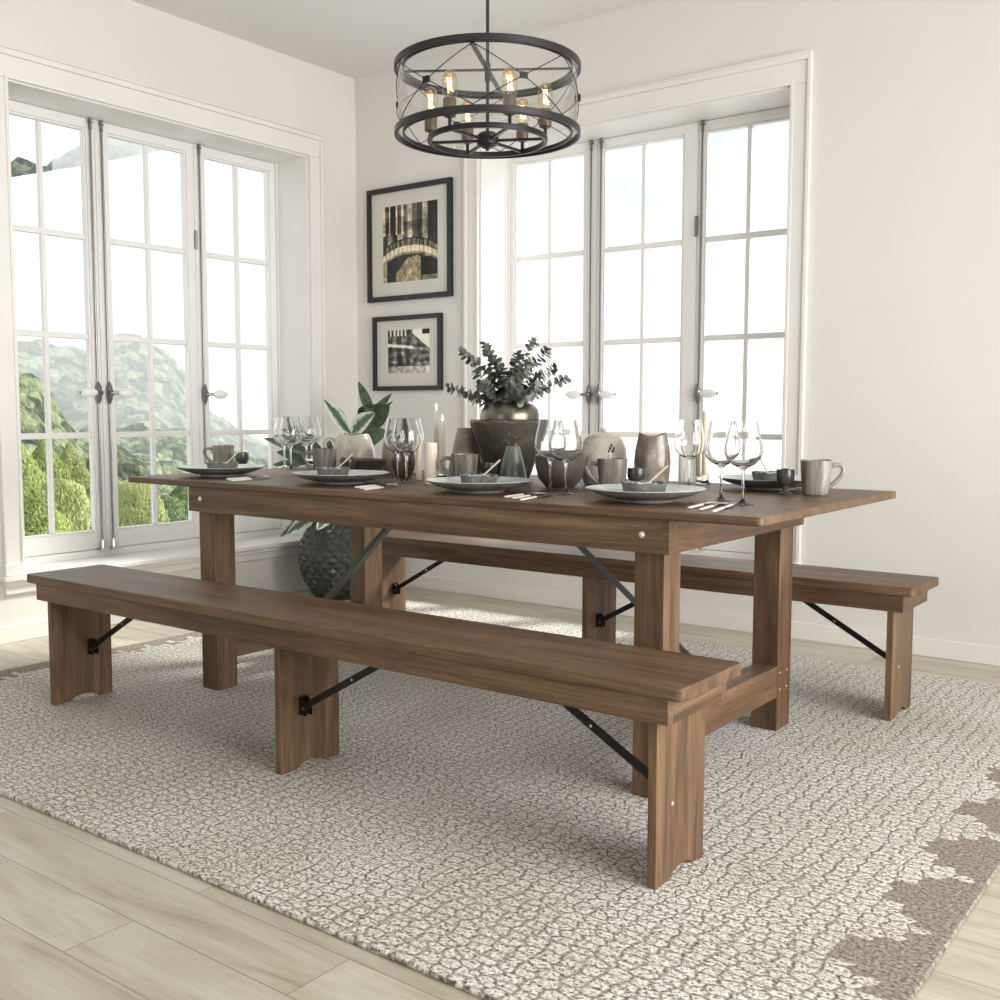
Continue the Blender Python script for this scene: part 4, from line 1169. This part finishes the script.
def bridge(u, v):
    n = noise.noise(Vector((u * 9, v * 9, 3))) * .16 + noise.noise(Vector((u * 30, v * 30, 1))) * .12
    arch = .155 + .275 * math.sqrt(max(0, 1 - ((u - .50) / .60) ** 2))     # upper line of the deck
    deck = arch + .035
    if v > deck + .10:                                       # palace fronts
        k = int(u * 11); base = (.35, .62, .22, .70, .5, .75, .45, .30, .66, .22, .18)[min(10, k)]
        win = (.14 if (int(v * 9) % 3 == 0 and hsh(k, int(v * 9)) > .45) else 0)
        if v > .62 and u < .42: base = .30 + .45 * (int(u * 26) % 3 == 0) + .15 * (int(v * 14) % 4 == 0)
        if v > .62 and .14 < u < .24: base = .12
        if u > .83 and v > .55: base = .16
        return sep_(base + n - win, .8)
    if v > deck:                                             # railing
        post = abs((u * 14) % 1 - .5) < .10; rail = abs(v - deck - .09) < .010
        bg_ = .55 + .2 * (int(u * 20) % 2) + n
        return sep_(.12 if (post or rail) else bg_ * .8, 1)
    if v > arch - .045: return sep_(.86 + n * .6 - .10 * (int(u * 26) % 2), .8)
    if v > arch - .075: return sep_(.60 + n, 1)
    ua = u - .47
    if u < .07: return sep_(.62 + n, 1)
    if u < .24: return (.14 + n * .2, .145 + n * .2, .17 + n * .2)
    if u > .70 and v < .30: return sep_(.10 + n * .3, 1) if v > .06 else sep_(.5 + n, 1)
    if v > (.10 + (u - .24) * .95 if u < .46 else .31 + .2 * n): return sep_(.24 + n * .8, 1)
    return sep_(.66 + n * 1.2 - .25 * abs(ua), 1.3)


def street(u, v):
    n = noise.noise(Vector((u * 10, v * 10, 7))) * .18 + noise.noise(Vector((u * 32, v * 32, 2))) * .14
    hz_ = .16
    sky_l = .98 - (u - .45) * 1.4 if u > .45 else 2
    if u > .60 and v > .55 + (1 - u) * .9 and not (u > .82 and v > .88): return sep_(.90 + n * .3, .3)
    if u > .82 and v > .88: return sep_(.12, .3)
    if v < hz_: return sep_(.62 + n + .15 * u, .3)
    if v > .86 and u < .45: return sep_(.30 + .5 * (int(u * 22) % 2), .3)
    if abs(u - .30) < .055 and v < .42: return sep_(.06 + abs(n) * .3, .3)
    if abs(v - (.62 + (u - .3) * -.12)) < .035 and u < .62: return sep_(.82 + n, .3)
    if u > .62: return sep_(.55 + n * 1.5 - .15 * (int(v * 12) % 2), .3)
    return sep_(.34 + n * 1.4 + .18 * (int(u * 9) % 2) - .12 * (int(v * 8) % 3 == 1), .3)


picture(-.950, -.302, 1.676, 2.332, (.185, .835), (.165, .835), bridge, 'upper black-framed sepia photograph of an arched bridge before old facades')
picture(-.912, -.379, 1.152, 1.588, (.215, .825), (.19, .765), street, 'lower black-framed grey photograph of a street with a figure', 80, 70, .026)

# ------------------------------------------------------------------ chandelier
HX, HY = 1.28, 1.00
ch = thing('drum_chandelier', 'dark bronze drum chandelier with crossed wires and six filament bulbs', 'chandelier', (HX, HY, 1.94))
zz0 = -1.94


def band(r_out, th, z0, z1, seg=96):
    return MB().lathe([(r_out, z0), (r_out, z1), (r_out - th, z1), (r_out - th, z0)], seg, closed=True)


ZB, ZT = 1.968 + zz0, 2.201 + zz0
build('lower_ring', band(.3175, .010, ZB - .002, ZB + .020), bronze_m, ch, bevel=.002)
build('upper_ring', band(.3175, .010, ZT - .019, ZT + .003), bronze_m, ch, bevel=.002)
build('inner_lower_ring', band(.290, .007, ZB + .002, ZB + .015), bronze_m, ch, bevel=.001)
build('inner_upper_ring', band(.290, .007, ZT - .015, ZT - .001), bronze_m, ch, bevel=.001)
build('glass_drum', MB().lathe([(.3045, ZB + .012), (.3045, ZT - .012), (.3020, ZT - .012), (.3020, ZB + .012)], 96, closed=True), drum_m, ch)
RB = .205; ZR = 1.950 + zz0
build('bulb_ring', band(RB, .013, ZR - .004, ZR + .014), bronze_m, ch, bevel=.002)
hb = build('hub', MB().lathe([(0, ZR - .022), (.012, ZR - .022), (.036, ZR - .010), (.038, ZR + .020), (.028, ZR + .030), (0, ZR + .032)], 28), bronze_m, ch)
build('hub_nut', MB().lathe([(0, ZR - .030), (.006, ZR - .029), (.007, ZR - .021), (0, ZR - .021)], 12), black_m, hb)
rod = MB(); rod.cyl((0, 0, ZR + .03), (0, 0, 2.43 + zz0), .0058, seg=12); rod.cyl((0, 0, ZT - .05), (0, 0, ZT + .01), .010, seg=12); rod.ball((0, 0, 2.43 + zz0), .010)
build('rod', rod, bronze_m, ch)
cord = MB().cyl((0, 0, 2.435 + zz0), (0, 0, CZ - .02 + zz0), .0022, seg=8); build('cord', cord, bronze_m, ch)
build('ceiling_canopy', MB().lathe([(0, CZ + zz0 - .0002), (.065, CZ + zz0 - .0002), (.065, CZ - .012 + zz0), (.05, CZ - .022 + zz0), (0, CZ - .026 + zz0)], 32), bronze_m, ch)
for a in (YAW - .06, YAW + PI / 2 - .17):
    dx, dy = math.cos(a), math.sin(a)
    build('cross_bar', MB().obox((-dx * .283, -dy * .283, ZT - .012), (dx * .283, dy * .283, ZT - .012), .016, .004), bronze_m, ch)
for k in range(6):
    a = YAW + math.radians(-8 + 60 * k); dx, dy = math.cos(a), math.sin(a)
    build('spoke', MB().obox((dx * .030, dy * .030, ZR + .004), (dx * (RB - .012), dy * (RB - .012), ZR + .004), .009, .009), bronze_m, ch)
    rm = RB - .007; c = (dx * rm, dy * rm)
    b = MB(); b.cyl((*c, ZR + .014), (*c, ZR + .050), .006, seg=10)
    lm = build('lamp_stem', b, bronze_m, ch)
    b = MB(); b.lathe([(0, 0), (.010, 0), (.0215, .006), (.0220, .060), (.020, .063), (0, .063)], 24, c=(*c, ZR + .038))
    so = build('socket', b, socket_m, ch)
    zb = ZR + .098
    b = MB().lathe([(.0150, 0), (.0180, .005), (.0240, .014), (.0250, .030), (.0250, .060), (.0235, .068)], 24, c=(*c, zb))
    bo = build('bulb', b, bulb_m, ch)
    build('bulb_crown', MB().lathe([(.0235, .068), (.0205, .079), (.0150, .087), (.0075, .0915), (0, .0925)], 24, c=(*c, zb)), tip_reflect_m, bo)
    fp = []
    for q in range(25):
        w = q / 24; fp.append((c[0] + .0085 * math.cos(w * 2 * PI * 6), c[1] + .0085 * math.sin(w * 2 * PI * 6), zb + .022 + .044 * w))
    build('filament', MB().tube(fp, .0011, 5), fil_m, bo)
    for s_ in (-1, 1):                                 # crossed wires
        pts = []
        for q in range(9):
            w = q / 8; aa = a + s_ * math.radians(-31 + 62 * w) ; pts.append((.3095 * math.cos(aa), .3095 * math.sin(aa), ZB + .02 + (ZT - ZB - .04) * w))
        build('wire', MB().tube(pts, .0016, 6), black_m, ch)
    zc = (ZB + ZT) / 2; R_ = .311
    ca_, sa_ = math.cos(a), math.sin(a)
    build('wire_clamp', MB().obox((ca_ * (R_ - .004), sa_ * (R_ - .004), zc), (ca_ * (R_ + .006), sa_ * (R_ + .006), zc), .024, .018), black_m, ch)
